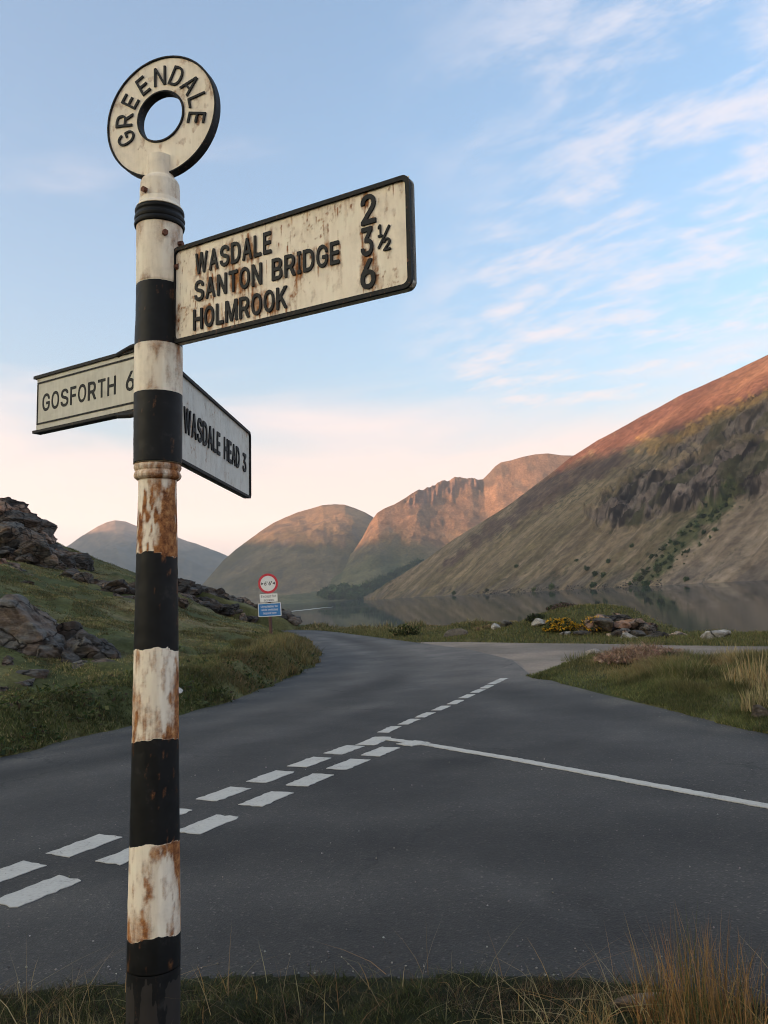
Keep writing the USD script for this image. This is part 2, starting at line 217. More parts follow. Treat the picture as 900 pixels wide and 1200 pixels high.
# ---------------------------------------------------------------- plan of the place (metres, from pixels on the level road)
def zpts(l, z=0.0): return [tuple(at_z(a, b, z)[:2]) for a, b in l]
BANK_EDGE = zpts([(-170, 935), (0, 885), (75, 869), (150, 851), (210, 838), (270, 821), (320, 803), (350, 789), (366, 777), (372, 768), (368, 759), (358, 751)]) + [(-4.1, 36.0), (-5.6, 38.6), (-8.5, 40.5), (-13.0, 41.5), (-16.0, 41.8)]
def ragged(pts, amp, seed, step=0.10, closed=False):
    """An edge of turf: a smooth line broken by tufts and scours."""
    l = LineString(pts); d = np.arange(0, l.length, step); q = shapely.get_coordinates(shapely.line_interpolate_point(l, d))
    t = np.gradient(q, axis=0); t /= np.linalg.norm(t, axis=1)[:, None] + 1e-9; nrm = np.stack([-t[:, 1], t[:, 0]], -1)
    w = (meshkit.fbm(np.stack([d / 0.55, d * 0, d * 0], -1), 4, seed) - 0.5) * 2 * amp + (meshkit.fbm(np.stack([d / 2.2, d * 0, d * 0], -1), 2, seed + 5) - 0.5) * 2 * amp
    q = q + nrm * (w * (1 + 0.04 * np.hypot(q[:, 0], q[:, 1])))[:, None]
    return [tuple(p) for p in q] + ([] if closed else [tuple(pts[-1])])
BANK_EDGE = ragged(BANK_EDGE, 0.10, 601)
BACK_EDGE = [(-16.0, 45.0), (-12.0, 45.0), (-8.0, 45.4), (-5.6, 45.6)]                       # far side of the road behind the bank
ROAD_FAR = [(-5.4, 45.5), (-3.6, 42.0)] + zpts([(400, 741.5), (450, 748), (520, 757)])
ISLE = Polygon(zpts([(622, 791), (700, 812), (800, 836), (900, 860), (1000, 884), (1200, 932), (1200, 778), (1000, 774), (900, 772), (800, 773), (720, 772), (655, 778)])).buffer(0.25).buffer(-0.25).buffer(-0.2).buffer(0.2)
ISLE = Polygon(ragged(list(ISLE.exterior.coords), 0.09, 611, 0.12, True)).buffer(0)
VERGE_EDGE = zpts([(-320, 1190), (-100, 1172), (0, 1167), (60, 1160), (160, 1152), (300, 1150), (450, 1147), (560, 1145), (680, 1151), (760, 1163), (840, 1176), (940, 1190), (1200, 1215), (1700, 1250)])
VERGE_EDGE = ragged(VERGE_EDGE, 0.045, 621, 0.05)
BANK = Polygon(BANK_EDGE + [(-60, 42), (-60, 5), (-20, 3), (-9, 5.6)])
HILL = Polygon(BACK_EDGE + [(-4.2, 48.5), (-6, 54), (-12, 66), (-60, 80), (-60, 45)])
LAND = Polygon([(-4.2, 49.5), (-2.7, 44.0), (-0.3, 39.8), (2.3, 35.9), (4.4, 34.2), (6.0, 31.2), (7.2, 27.2), (8.2, 24.6), (9.0, 22.6), (9.8, 20.2), (11.5, 17.6), (16, 14), (45, -10), (300, -500), (600, -1500), (600, -5000), (-9000, -5000), (-9000, 9000), (-6500, 9000), (-1500, 2900), (-70, 90), (-12, 68), (-6, 56)])
LAND_EDGE = LAND.exterior
ASPHALT = Polygon(BANK_EDGE + [(-16.0, 45.0), (-12.0, 45.0), (-8.0, 45.4), (-5.6, 45.6)] + ROAD_FAR + zpts([(545, 760), (600, 773), (622, 791), (700, 812), (800, 836), (900, 860), (1000, 884), (1200, 932)]) + [(30, 3.0)] + VERGE_EDGE[::-1] + [(-9, 3.5), (-9, 5.4)])
GRAVEL = Polygon(zpts([(490, 752), (545, 752), (600, 753), (700, 754), (800, 756), (900, 757), (1200, 764), (1200, 790), (900, 790), (690, 790), (622, 796), (585, 788), (520, 762)]))
BANK_LINE, HILL_LINE, VERGE_LINE = LineString(BANK_EDGE), LineString(BACK_EDGE + [(-4.2, 48.5)]), LineString(VERGE_EDGE)
VERGE = Polygon([(-9, 3.5)] + VERGE_EDGE + [(30, 3.0), (30, -8), (-9, -8)])
_c = [(-150, 880, 10), (-150, 760, 13), (-150, 690, 18), (-150, 620, 28), (-150, 560, 38), (-420, 700, 16), (-420, 560, 30),
      (0, 824, 10.3), (0, 814, 12.4), (-60, 818, 12.2), (0, 735, 16.5), (0, 712, 19), (0, 668, 25), (0, 655, 33), (0, 612, 35.5), (75, 814, 10.9), (75, 802, 13.4), (75, 748, 16.4), (75, 722, 20), (75, 692, 25), (75, 672, 33.5), (75, 664, 36), (110, 794, 13.6), (130, 772, 15.5),
      (150, 800, 12), (150, 757, 17), (150, 727, 23), (150, 698, 29), (150, 673, 36), (210, 795, 13), (210, 760, 18), (210, 736, 24), (210, 708, 33), (210, 684, 43),
      (270, 783, 14.5), (270, 755, 20), (270, 741, 25), (270, 729, 33), (270, 706, 49), (318, 768, 17), (318, 751, 22), (318, 745, 28), (318, 722, 49), (350, 753, 20.5), (345, 747, 26), (352, 736, 49)]
_P = np.array([at_y(*c) for c in _c] + [(-26, 75, 0.5), (-12, 62, -1.0), (-6, 53, -1.2), (-55, 60, 6), (-8.0, 37.0, 0.35), (-6.2, 35, 0.35)])
BANK_RBF = RBFInterpolator(_P[:, :2], _P[:, 2], kernel='linear', smoothing=0.02)
MOUND = at_y(690, 745, 26.3)

def ground_z(x, y):
    x, y = np.asarray(x, float), np.asarray(y, float)
    z = np.full(x.shape, -0.03)
    r = np.hypot(x, y)
    near = r < 120
    b = near & inside(BANK, x, y); h = near & inside(HILL, x, y)
    for m, line, w in ((b, BANK_LINE, 0.75), (h, HILL_LINE, 0.8)):
        if m.any():
            X, Y = x[m], y[m]; d = dist(line, X, Y); k = smooth(0, w, d)
            zz = np.maximum(BANK_RBF(np.stack([X, Y], -1)), -3.0)
            lump = (fb(X, Y, 1.7, 4, 3) - 0.5) * 0.55 * smooth(0.2, 2.5, d) + (ridged(X * 0.4 + Y, Y, 2.6, 3, 6) - 0.6) * 0.22 * smooth(1.0, 3.5, d) + (fb(X, Y, 0.5, 3, 5) - 0.5) * 0.12 * smooth(0.1, 1.2, d)
            z[m] = 0.02 + zz * (0.12 * smooth(0, 0.15, d) + 0.88 * k) + lump
    v = near & inside(VERGE, x, y)
    if v.any():
        X, Y = x[v], y[v]; d = dist(VERGE_LINE, X, Y); z[v] = 0.012 + 0.05 * smooth(0, 0.4, d) + (fb(X, Y, 0.35, 4, 8) - 0.5) * 0.12 * smooth(0, 0.25, d)
    i = near & inside(ISLE, x, y)
    if i.any():
        X, Y = x[i], y[i]; d = dist(ISLE.exterior, X, Y); z[i] = 0.012 + 0.11 * smooth(0, 0.8, d) + (fb(X, Y, 0.9, 4, 9) - 0.5) * 0.22 * smooth(0.1, 1.4, d)
    s = near & ~b & ~h & ~v & ~i & inside(LAND, x, y) & (y > 14) & (x > -5.6)
    if s.any():
        X, Y = x[s], y[s]; a = shapely.union(ASPHALT, GRAVEL); d = dist(a, X, Y)
        m = np.exp(-(((X - MOUND[0]) / 2.7) ** 2 + ((Y - MOUND[1]) / 2.0) ** 2) ** 1.3)
        z[s] = -0.03 + smooth(0, 0.3, d) * (0.05 + (fb(X, Y, 1.5, 4, 11) - 0.45) * 0.35 * smooth(0, 2.5, d) + 0.78 * m + 0.2 * np.exp(-((X - 3.6) / 1.6) ** 2 - ((Y - 33.2) / 1.6) ** 2))
    out = ~inside(LAND, x, y)
    if out.any():
        d = dist(LAND_EDGE, x[out], y[out]); z[out] = np.minimum(z[out], -0.05) - np.minimum(0.42 * d, 7.0)
    far = ~near & ~out
    z[far] = -0.05 + np.minimum((r[far] - 120) * 0.012, 25) + (fb(x[far], y[far], 90, 3, 14) - 0.5) * 3 * smooth(120, 300, r[far])
    return z

def ground_col(x, y):
    n1, n2, n3 = fb(x, y, 1.9, 4, 21), fb(x, y, 0.6, 3, 22), fb(x, y, 5.0, 3, 23)
    c = lerp((0.056, 0.062, 0.022), (0.098, 0.090, 0.036), smooth(0.38, 0.62, n1))
    c = lerp(c, (0.15, 0.115, 0.055), 0.75 * smooth(0.52, 0.66, n3) * smooth(0.35, 0.6, n2))
    return c

# ---------------------------------------------------------------- ground
def polar_mesh(azs, rs, zf):
    a, r = np.meshgrid(azs, rs, indexing='ij')
    x, y = r * np.sin(a), r * np.cos(a)
    z = zf(x.ravel(), y.ravel())
    n, m = len(azs), len(rs)
    i, j = np.meshgrid(np.arange(n - 1), np.arange(m - 1), indexing='ij'); q = (i * m + j).ravel()
    f = np.stack([q, q + m, q + m + 1, q + 1], -1)
    return np.stack([x.ravel(), y.ravel(), z], -1), np.vstack([f[:, [0, 2, 1]], f[:, [0, 3, 2]]])
azs = np.radians(np.concatenate([np.arange(-180, -44, 4.0), np.arange(-44, -32, 0.6), np.arange(-32, 31, 0.13), np.arange(31, 44, 0.6), np.arange(44, 180.1, 4.0)]))
rs = np.concatenate([[0.15, 0.6, 1.2, 1.8], np.geomspace(2.2, 4.2, 70), np.geomspace(4.25, 60, 330), np.geomspace(61, 130, 24), np.geomspace(140, 6500, 26)])
G = polar_mesh(azs, rs, ground_z)
gc = ground_col(G[0][:, 0], G[0][:, 1])
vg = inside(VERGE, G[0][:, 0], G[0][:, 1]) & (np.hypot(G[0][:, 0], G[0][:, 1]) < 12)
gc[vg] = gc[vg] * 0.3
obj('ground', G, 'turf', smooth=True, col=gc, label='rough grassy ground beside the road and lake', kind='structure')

# asphalt road with worn wheel tracks
def sheet(poly, z, size):
    v, f = trimesh.creation.triangulate_polygon(poly, engine='earcut')
    v, f = trimesh.remesh.subdivide_to_size(np.column_stack([v, np.zeros(len(v))]), f, size, max_iter=14)
    t = trimesh.Trimesh(v, f, process=False); t.merge_vertices()
    v = np.array(t.vertices); v[:, 2] = z(v[:, 0], v[:, 1]) if callable(z) else z
    f = np.array(t.faces); n = np.cross(v[f[:, 1]] - v[f[:, 0]], v[f[:, 2]] - v[f[:, 0]])[:, 2]
    f[n < 0] = f[n < 0][:, ::-1]
    return v, f
road = thing('road', 'grey tarmac road junction with white give way dashes and edge line', None, kind='structure')
A = sheet(ASPHALT, 0.0, 0.22)
ax_, ay_ = A[0][:, 0], A[0][:, 1]
main_lane = [(-9, 3.7), (-5, 6.9), (-2.8, 9.2), (-0.9, 12.5), (0.2, 16), (0.1, 22), (-1.4, 30), (-3.2, 38), (-5.5, 42.5), (-12, 43.5)]
side_lane = [(12, 1.5), (6, 5.5), (3.2, 8.4), (1.8, 12), (1.0, 17), (0.0, 24), (-2.2, 34)]
turn_lane = [(12, 0.5), (5, 3.9), (1.5, 5.2), (-2, 5.3), (-7, 3.6)]
wear = np.zeros(len(ax_))
for ln, w in ((main_lane, 1.0), (side_lane, 0.8), (turn_lane, 0.5)):
    l = LineString(ln).segmentize(1.0)
    d = dist(l, ax_, ay_)
    wear += w * (np.exp(-((d - 0.75) / 0.30) ** 2) * 0.55 - np.exp(-(d / 0.30) ** 2) * 0.35)
edge = np.minimum(dist(LineString(BANK_EDGE), ax_, ay_), dist(ISLE, ax_, ay_))
patch = np.exp(-(((ax_ - 0.35) / 0.9) ** 2 + ((ay_ - 7.6) / 0.45) ** 2)) + np.exp(-(((ax_ - 2.9) / 0.7) ** 2 + ((ay_ - 20.5) / 1.0) ** 2))
base = np.array([0.039, 0.0365, 0.034])
streakl = LineString(zpts([(520, 1012), (590, 1036), (650, 1062), (700, 1088), (735, 1118), (745, 1150)])); dust = np.exp(-(dist(streakl, ax_, ay_) / 0.10) ** 2) * smooth(0.3, 0.6, fb(ax_, ay_, 0.25, 3, 38))
val = 1 + 0.75 * wear * (0.6 + 0.8 * smooth(0.35, 0.6, fb(ax_, ay_, 1.4, 3, 39))) + 0.55 * dust + 0.55 * (fb(ax_, ay_, 0.7, 4, 36) - 0.5) * smooth(0.42, 0.6, fb(ax_, ay_, 3.5, 3, 37)) - 0.38 * np.clip(patch, 0, 1) * smooth(0.4, 0.6, fb(ax_, ay_, 0.5, 3, 31)) + 0.6 * (fb(ax_, ay_, 2.6, 4, 30) - 0.5) + 0.6 * smooth(6, 24, ay_)  # last term paints the far road's grazing sheen as a lighter colour
ac = base * val[:, None]
ac = lerp(ac, (0.12, 0.105, 0.085), 0.6 * smooth(0.7, 0.0, edge) * smooth(0.35, 0.65, fb(ax_, ay_, 0.6, 3, 33)))
ac = lerp(ac, (0.16, 0.14, 0.125), 0.5 * smooth(2.6, 0.2, dist(LineString(zpts([(520, 757), (600, 773), (622, 791)])), ax_, ay_)))
obj('asphalt', A, 'asphalt', road, smooth=True, col=ac)
Gv = sheet(GRAVEL.buffer(0.05), -0.012, 0.5)
gvx, gvy = Gv[0][:, 0], Gv[0][:, 1]
gvc = lerp((0.245, 0.195, 0.155), (0.165, 0.137, 0.113), smooth(0.4, 0.62, fb(gvx, gvy, np.array(1.6), 4, 41)))
obj('gravel_lay_by', Gv, 'gravel', smooth=True, col=gvc, label='pale gravel lay-by between the junction and the lake shore', kind='structure')

# white markings: every dash a piece of its own, laid 4 mm above the asphalt
rng = np.random.default_rng(5)
def mark(name, corners, ragged=0.006, th=0.004):
    p = Polygon(corners).segmentize(0.05)
    c = np.array(p.exterior.coords)[:-1]; c = c + rng.normal(0, ragged, c.shape)
    m = trimesh.creation.extrude_polygon(Polygon(c).buffer(0.004), th, engine='earcut'); m.apply_translation([0, 0, 0.001])
    obj(name, m, 'road_paint', road)
def dash(name, cx, cy, d, L, W, skew=0.0):
    d = np.array(d) / np.hypot(*d); n = np.array([-d[1], d[0]]); c = np.array([cx, cy])
    mark(name, [c - d * L / 2 - n * W / 2 - d * skew, c + d * L / 2 - n * W / 2 - d * skew, c + d * L / 2 + n * W / 2 + d * skew, c - d * L / 2 + n * W / 2 + d * skew])
def along(P, Q, s): return P + (Q - P) * s
for pts in ([(-2.78, 4.52), (-2.44, 5.08), (-2.14, 5.60), (-1.80, 6.24), (-1.46, 6.86), (-1.15, 7.42), (-0.855, 7.98), (-0.55, 8.51)],
            [(-2.42, 4.10), (-2.085, 4.75), (-1.73, 5.37), (-1.39, 5.95), (-1.065, 6.61), (-0.775, 7.20), (-0.47, 7.77), (-0.17, 8.31)]):
    for k, (x, y) in enumerate(pts):
        a, b = pts[max(k - 1, 0)], pts[min(k + 1, len(pts) - 1)]
        dash('give_way_dash', x, y, (b[0] - a[0], b[1] - a[1]), 0.43, 0.215, 0.0)
mark('give_way_dash', [(-0.44, 8.76), (-0.24, 9.18), (-0.05, 9.10), (-0.24, 8.68)])
for k, (x, y) in enumerate([(-0.08, 9.63), (0.16, 10.12), (0.385, 10.61), (0.63, 11.15), (0.87, 11.67), (1.09, 12.25), (1.31, 12.8), (1.51, 13.3), (1.70, 13.80), (1.88, 14.24)]):
    dash('centre_dash', x, y, (0.42, 1), 0.40, 0.13)
line = np.array([(-0.20, 9.09), (0.06, 8.82), (0.31, 8.54), (0.68, 8.06), (1.06, 7.58), (1.63, 6.77), (2.10, 6.11), (2.50, 5.56), (3.4, 4.3), (5.6, 1.4)])
mark('edge_line', list(LineString(line).buffer(0.046, cap_style='flat').exterior.coords)[:-1], 0.004, 0.0058)
mark('edge_line', [(-0.02, 8.66), (0.20, 8.80), (0.34, 8.62), (0.16, 8.50)], 0.008, 0.0075)

# ---------------------------------------------------------------- lake
LZ = -2.5
lk = trimesh.creation.box([9000, 9000, 0.5]); lk.apply_translation([1500, 4000, LZ - 0.25])
obj('lake', lk, 'lake_water', label='still grey-brown lake mirroring the scree slope', kind='structure')
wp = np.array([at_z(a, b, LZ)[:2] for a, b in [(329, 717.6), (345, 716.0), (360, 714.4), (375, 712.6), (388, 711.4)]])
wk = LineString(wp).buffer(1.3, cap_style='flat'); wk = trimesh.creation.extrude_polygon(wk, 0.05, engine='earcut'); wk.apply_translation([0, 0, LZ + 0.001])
obj("water_streak", wk, "pale_streak", label="thin pale streak on the lake right of the blue sign", kind="stuff")  # narrow pale strip lying on the water

# ---------------------------------------------------------------- fells
def pxmask(P, poly, soft=6.0):
    g = Polygon(poly); q = project(P); d = dist(g, q[:, 0], q[:, 1]); di = dist(g.exterior, q[:, 0], q[:, 1])
    sd = np.where(d > 0, -d, di)                                   # positive inside
    return smooth(-soft, soft, sd + (fb(q[:, 0], q[:, 1], 9.0, 4, 77) - 0.5) * 26)
def skyline(pts):
    d = px2ray(*np.array(pts, float).T); az = np.arctan2(d[:, 0], d[:, 1]); el = d[:, 2] / np.hypot(d[:, 0], d[:, 1])
    o = np.argsort(az); return az[o], el[o]
def fell(name, az, R0, R1, Z1, nr, shape, detail, colour, label, z0=LZ - 1.5, back=0.35, drop=0.6):
    """A fell: from its foot R0(az) up to its crest R1(az) at height Z1(az), and down its far side."""
    t = np.concatenate([np.linspace(0, 1, nr), 1 + np.linspace(0.01, back, max(8, nr // 8))])
    A, T = np.meshgrid(az, t, indexing='ij')
    rr = R0[:, None] + (R1 - R0)[:, None] * T
    up = np.where(T <= 1, shape(np.clip(T, 0, 1)), 1 - drop * ((T - 1) / back) ** 1.3)
    x, y = rr * np.sin(A), rr * np.cos(A)
    z = z0 + (Z1 - z0)[:, None] * up
    z = z + detail(x, y, T, z) * smooth(0, 0.05, T)
    P = np.stack([x.ravel(), y.ravel(), z.ravel()], -1)
    n, m = len(az), len(t)
    i, j = np.meshgrid(np.arange(n - 1), np.arange(m - 1), indexing='ij'); q = (i * m + j).ravel()
    f = np.stack([q, q + m, q + m + 1, q + 1], -1); F = np.vstack([f[:, [0, 2, 1]], f[:, [0, 3, 2]]])
    obj(name, (P, F), 'fell_ground', smooth=True, col=colour(P, T.ravel()), label=label, kind='structure')
    return P

# the scree slope on the right
saz, sel = skyline([(430, 700), (465, 677), (500, 655), (530, 633), (560, 614), (580, 602), (600, 589), (625, 570), (650, 551), (667, 537), (700, 516), (725, 503), (750, 489), (775, 476), (800, 462), (825, 451), (850, 440), (875, 428), (900, 416), (950, 396), (1000, 374), (1100, 340), (1250, 300)])
az = np.linspace(saz[0] - 0.004, math.radians(44), 900)
el = np.interp(az, saz, sel)
NU = np.array([0.954, 0.30])                                       # straight up the slope
perp = np.sin(az) * NU[0] + np.cos(az) * NU[1]
R0 = 476.0 / perp + 14 * (meshkit.noise(np.stack([az * 40, az * 0, az * 0], -1), 4) - 0.5)
R0 = np.minimum(R0, 1900)
R1 = np.clip((0.75 * 476 + 4) / np.maximum(0.75 * perp - el, 0.02), R0 + 60, 1750 + 300 * smooth(0.03, -0.02, az))
Z1 = EYE[2] + R1 * el
CRAG1 = [(687, 600), (720, 575), (750, 553), (800, 543), (853, 523), (935, 508), (935, 566), (867, 585), (813, 600), (773, 602), (743, 617), (700, 617)]
CRAG2 = [(775, 530), (815, 508), (847, 490), (905, 466), (960, 450), (960, 495), (850, 512), (800, 532)]
HEATH = [(596, 596), (640, 558), (667, 532), (700, 528), (742, 528), (735, 548), (690, 562), (650, 592), (612, 606), (560, 640), (520, 665)]
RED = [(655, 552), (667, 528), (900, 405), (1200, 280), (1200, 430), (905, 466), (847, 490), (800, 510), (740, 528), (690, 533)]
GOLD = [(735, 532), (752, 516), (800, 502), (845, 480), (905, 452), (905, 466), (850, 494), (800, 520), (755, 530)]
FERN = [(858, 562), (870, 578), (850, 602), (822, 622), (800, 642), (772, 676), (752, 692), (733, 692), (762, 656), (788, 632), (808, 612), (815, 596)]
OLIVE = [(500, 668), (600, 612), (690, 560), (780, 545), (700, 590), (640, 640), (560, 690), (440, 702)]
PALE = [(770, 690), (830, 630), (900, 560), (1100, 480), (1200, 700), (900, 690)]
def scree_detail(x, y, T, z):
    s, u = x * -NU[1] + y * NU[0], x * NU[0] + y * NU[1] - 476
    xx = np.stack([x.ravel(), y.ravel(), z.ravel()], -1)
    cr = np.maximum(pxmask(xx, CRAG1), 0.8 * pxmask(xx, CRAG2)).reshape(x.shape)
    k = smooth(1.0, 0.88, T) * smooth(0, 0.1, T) + 0.12
    g = (ridged(s, u * 0.22, 46, 4, 51) - 0.55) * 8 + (fb(s, u * 0.4, 150, 3, 52) - 0.5) * 14
    rough = (fb(s, u, 14, 4, 53) - 0.5) * 2.4
    crag = (ridged(s + 0.35 * u, u * 0.8, 24, 5, 54) - 0.45) * 34 + (ridged(s, u * 0.6, 9, 3, 55) - 0.5) * 6
    return (g + rough) * k + crag * cr * k
def scree_col(P, T):
    x, y = P[:, 0], P[:, 1]; s, u = x * -NU[1] + y * NU[0], x * NU[0] + y * NU[1] - 476
    streak = fb(s, u * 0.10, 16, 5, 61); broad = fb(s, u * 0.5, 120, 4, 62); fine = fb(s, u, 9, 4, 63)
    c = lerp((0.120, 0.088, 0.054), (0.175, 0.130, 0.085), smooth(0.41, 0.57, streak))
    c = lerp(c, (0.096, 0.078, 0.042), 0.7 * smooth(0.46, 0.62, broad) * smooth(0.35, 0.6, fine))
    m = lambda p, f=6.0: pxmask(P, p, f)
    c = lerp(c, lerp((0.118, 0.091, 0.050), (0.165, 0.122, 0.074), smooth(0.4, 0.6, streak)), 0.85 * m(OLIVE, 14))
    c = lerp(c, lerp((0.150, 0.112, 0.082), (0.205, 0.158, 0.116), smooth(0.38, 0.62, streak)), 0.8 * m(PALE, 16))
    tuft = smooth(0.60, 0.66, fb(s, u, 5.5, 3, 70)) * smooth(0.45, 0.6, fb(s, u, 70, 3, 71))
    c = lerp(c, (0.045, 0.042, 0.022), 0.75 * tuft)
    c = lerp(c, lerp((0.060, 0.038, 0.032), (0.090, 0.060, 0.044), smooth(0.4, 0.6, fine)), 0.9 * m(HEATH))
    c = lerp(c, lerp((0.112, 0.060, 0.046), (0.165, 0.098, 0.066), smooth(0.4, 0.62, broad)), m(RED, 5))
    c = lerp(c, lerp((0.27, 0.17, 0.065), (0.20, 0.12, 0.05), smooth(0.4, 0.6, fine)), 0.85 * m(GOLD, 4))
    cr = np.maximum(m(CRAG1), m(CRAG2) * 0.9)
    rockc = lerp((0.020, 0.015, 0.014), (0.125, 0.096, 0.080), smooth(0.42, 0.62, ridged(s, u * 0.6, 7, 4, 64)) * smooth(0.35, 0.55, fb(s, u, 18, 3, 65)))
    rockc = lerp(rockc, (0.17, 0.14, 0.12), 0.45 * smooth(0.60, 0.68, fb(s, u * 0.35, 9, 4, 69)))
    rockc = lerp(rockc, (0.062, 0.058, 0.028), 0.6 * smooth(0.52, 0.62, fb(s, u, 30, 3, 66)))
    c = lerp(c, rockc, cr * smooth(0.20, 0.42, fb(s, u, 22, 4, 67) + 0.35 * (cr - 0.5)))
    c = lerp(c, lerp((0.050, 0.058, 0.024), (0.080, 0.080, 0.034), smooth(0.4, 0.6, fine)), 0.9 * m(FERN, 4))
    shore = smooth(26, 8, P[:, 2] - LZ) * smooth(0.42, 0.55, fb(s, u * 0, 30, 3, 68))
    return lerp(c, (0.075, 0.065, 0.06), 0.5 * shore * (P[:, 2] < 20))
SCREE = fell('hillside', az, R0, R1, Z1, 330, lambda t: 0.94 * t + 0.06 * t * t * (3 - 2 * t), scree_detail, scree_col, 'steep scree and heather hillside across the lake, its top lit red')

# the domed fell at the head of the lake
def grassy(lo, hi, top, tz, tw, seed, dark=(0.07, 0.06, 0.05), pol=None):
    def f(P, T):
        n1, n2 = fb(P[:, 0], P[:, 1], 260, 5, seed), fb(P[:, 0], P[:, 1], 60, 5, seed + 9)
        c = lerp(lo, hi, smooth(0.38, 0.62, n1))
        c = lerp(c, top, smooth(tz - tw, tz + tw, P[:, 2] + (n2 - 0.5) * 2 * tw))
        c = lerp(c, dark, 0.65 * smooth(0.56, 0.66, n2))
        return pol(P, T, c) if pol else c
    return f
def rough_detail(amp, gs, seed, gully=0.6):
    def f(x, y, T, z):
        a = np.arctan2(x, y) * 4000
        return ((fb(x, y, gs, 5, seed) - 0.5) * amp + (ridged(a, T * 1.2 * gs, gs * 0.5, 4, seed + 3) - 0.5) * amp * gully) * (0.15 + 0.85 * smooth(1.0, 0.75, T) * smooth(0, 0.2, T))
    return f
def spaced(pts, n, lo=None, hi=None):
    a, e = skyline(pts); z = np.linspace(a[0] if lo is None else lo, a[-1] if hi is None else hi, n); return z, np.interp(z, a, e)
az, el = spaced([(180, 726), (205, 712), (235, 688), (262, 656), (276, 644), (290, 634), (305, 623), (320, 613), (335, 606), (350, 600), (365, 596), (378, 592), (392, 591), (404, 592), (416, 596), (428, 601), (437, 606), (446, 618), (458, 634), (474, 655), (492, 676), (505, 695)], 360)
w = smooth(az[0], az[0] + 0.02, az) * smooth(az[-1], az[-1] - 0.02, az)
hump = np.exp(-((az - np.radians(-5.0)) / 0.075) ** 2)
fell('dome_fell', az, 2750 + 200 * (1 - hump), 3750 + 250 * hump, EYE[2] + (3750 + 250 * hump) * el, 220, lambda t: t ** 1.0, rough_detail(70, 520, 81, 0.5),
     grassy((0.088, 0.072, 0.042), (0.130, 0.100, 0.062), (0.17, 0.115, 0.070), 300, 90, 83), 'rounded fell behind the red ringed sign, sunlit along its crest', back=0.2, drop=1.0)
# the long craggy fell behind it, running right to the scree slope
az, el = spaced([(318, 712), (338, 703), (360, 691), (385, 675), (400, 663), (414, 648), (425, 631), (434, 613), (442, 602), (450, 597), (462, 592), (476, 584), (490, 575), (505, 569), (520, 564), (535, 561), (552, 559), (559, 562), (566, 561), (574, 553), (580, 546), (587, 541), (598, 539), (612, 535), (627, 532), (642, 531), (656, 533), (675, 534), (700, 538), (760, 545)], 420)
def craggy(x, y, T, z):
    base = rough_detail(95, 600, 91, 0.5)(x, y, T, z)
    q = np.stack([x.ravel(), y.ravel(), z.ravel()], -1)
    k = pxmask(q, [(478, 592), (500, 566), (556, 554), (560, 574), (530, 584), (500, 592)], 5).reshape(x.shape)
    a = np.arctan2(x, y) * 5000
    return base + k * (ridged(a, T * 300, 60, 3, 93) - 0.5) * 42
def green_foot(P, T, c):
    g = smooth(200, 90, P[:, 2] + (fb(P[:, 0], P[:, 1], 200, 4, 95) - 0.5) * 160)
    c = lerp(c, lerp((0.075, 0.078, 0.040), (0.108, 0.100, 0.052), smooth(0.4, 0.6, fb(P[:, 0], P[:, 1], 130, 4, 96))), 0.85 * g)
    k = pxmask(P, [(478, 590), (500, 568), (556, 557), (558, 570), (530, 580), (500, 590)], 4)
    return lerp(c, (0.10, 0.07, 0.065), 0.7 * k)
az_b = az
_xs = px2ray(np.array([318, 425, 445, 480, 520, 800.0]), np.array([700, 625, 602, 582, 564, 545.0])); RB = np.interp(az, np.arctan2(_xs[:, 0], _xs[:, 1]), [3250, 3270, 3300, 3390, 3520, 3900])
RB = np.convolve(np.pad(RB, 12, mode='edge'), np.ones(25) / 25, 'valid')
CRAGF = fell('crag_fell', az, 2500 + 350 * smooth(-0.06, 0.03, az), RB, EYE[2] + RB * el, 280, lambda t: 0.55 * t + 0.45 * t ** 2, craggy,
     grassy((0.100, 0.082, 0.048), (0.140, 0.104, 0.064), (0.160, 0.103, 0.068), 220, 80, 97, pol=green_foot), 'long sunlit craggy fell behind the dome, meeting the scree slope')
# the far pointed peak on the left
az, el = spaced([(-60, 722), (0, 695), (40, 668), (70, 645), (85, 635), (95, 628), (105, 622), (115, 616), (125, 611.5), (135, 609.5), (147, 611), (160, 616), (175, 620), (190, 624), (205, 628), (218, 633), (230, 637), (245, 643), (258, 648), (275, 656), (300, 672), (330, 700)], 300)
PK = math.radians(-19.4)
fell('far_peak', az, np.full(len(az), 4400.0), 7000 + 0 * az, EYE[2] + 7000 * el, 180, lambda t: 0.45 * t + 0.55 * t ** 2, 
     lambda x, y, T, z: rough_detail(150, 600, 101, 1.0)(x, y, T, z) ,
     grassy((0.070, 0.064, 0.056), (0.098, 0.084, 0.070), (0.14, 0.105, 0.085), 480, 90, 103), 'far blue-grey pointed peak left of the fingerpost shaft')
# the fells behind and to the left, out of the picture, whose shadow lies over the valley
TL = np.array([-SH[1] * -1, -SH[0]])                                # along the crest, square to the sunlight
TL = np.array([SH[1], -SH[0]])
SC = 4500.0
us = np.linspace(-4200, 8200, 260); ss = np.concatenate([np.linspace(1500, SC, 60), np.linspace(SC + 60, 7500, 24)])
tan = math.tan(SUN_EL)
CREST_U = [-4200, 0, 700, 943, 1300, 2200, 3000, 3500, 4200, 4745, 5600, 6500, 6820, 8200]
CREST_Z = [z + (SC - s) * tan for z, s in [(330, -900), (250, -900), (225, -1050), (205, -1150), (180, -1150), (250, -1150), (200, -1200), (215, -1400), (190, -2000), (170, -2500), (330, -2400), (600, -900), (640, -800), (600, -800)]]
U, S = np.meshgrid(us, ss, indexing='ij')
cz = np.interp(us, CREST_U, CREST_Z)[:, None] + (fb(U * 1.0, U * 0, 500, 4, 111) - 0.5) * 40
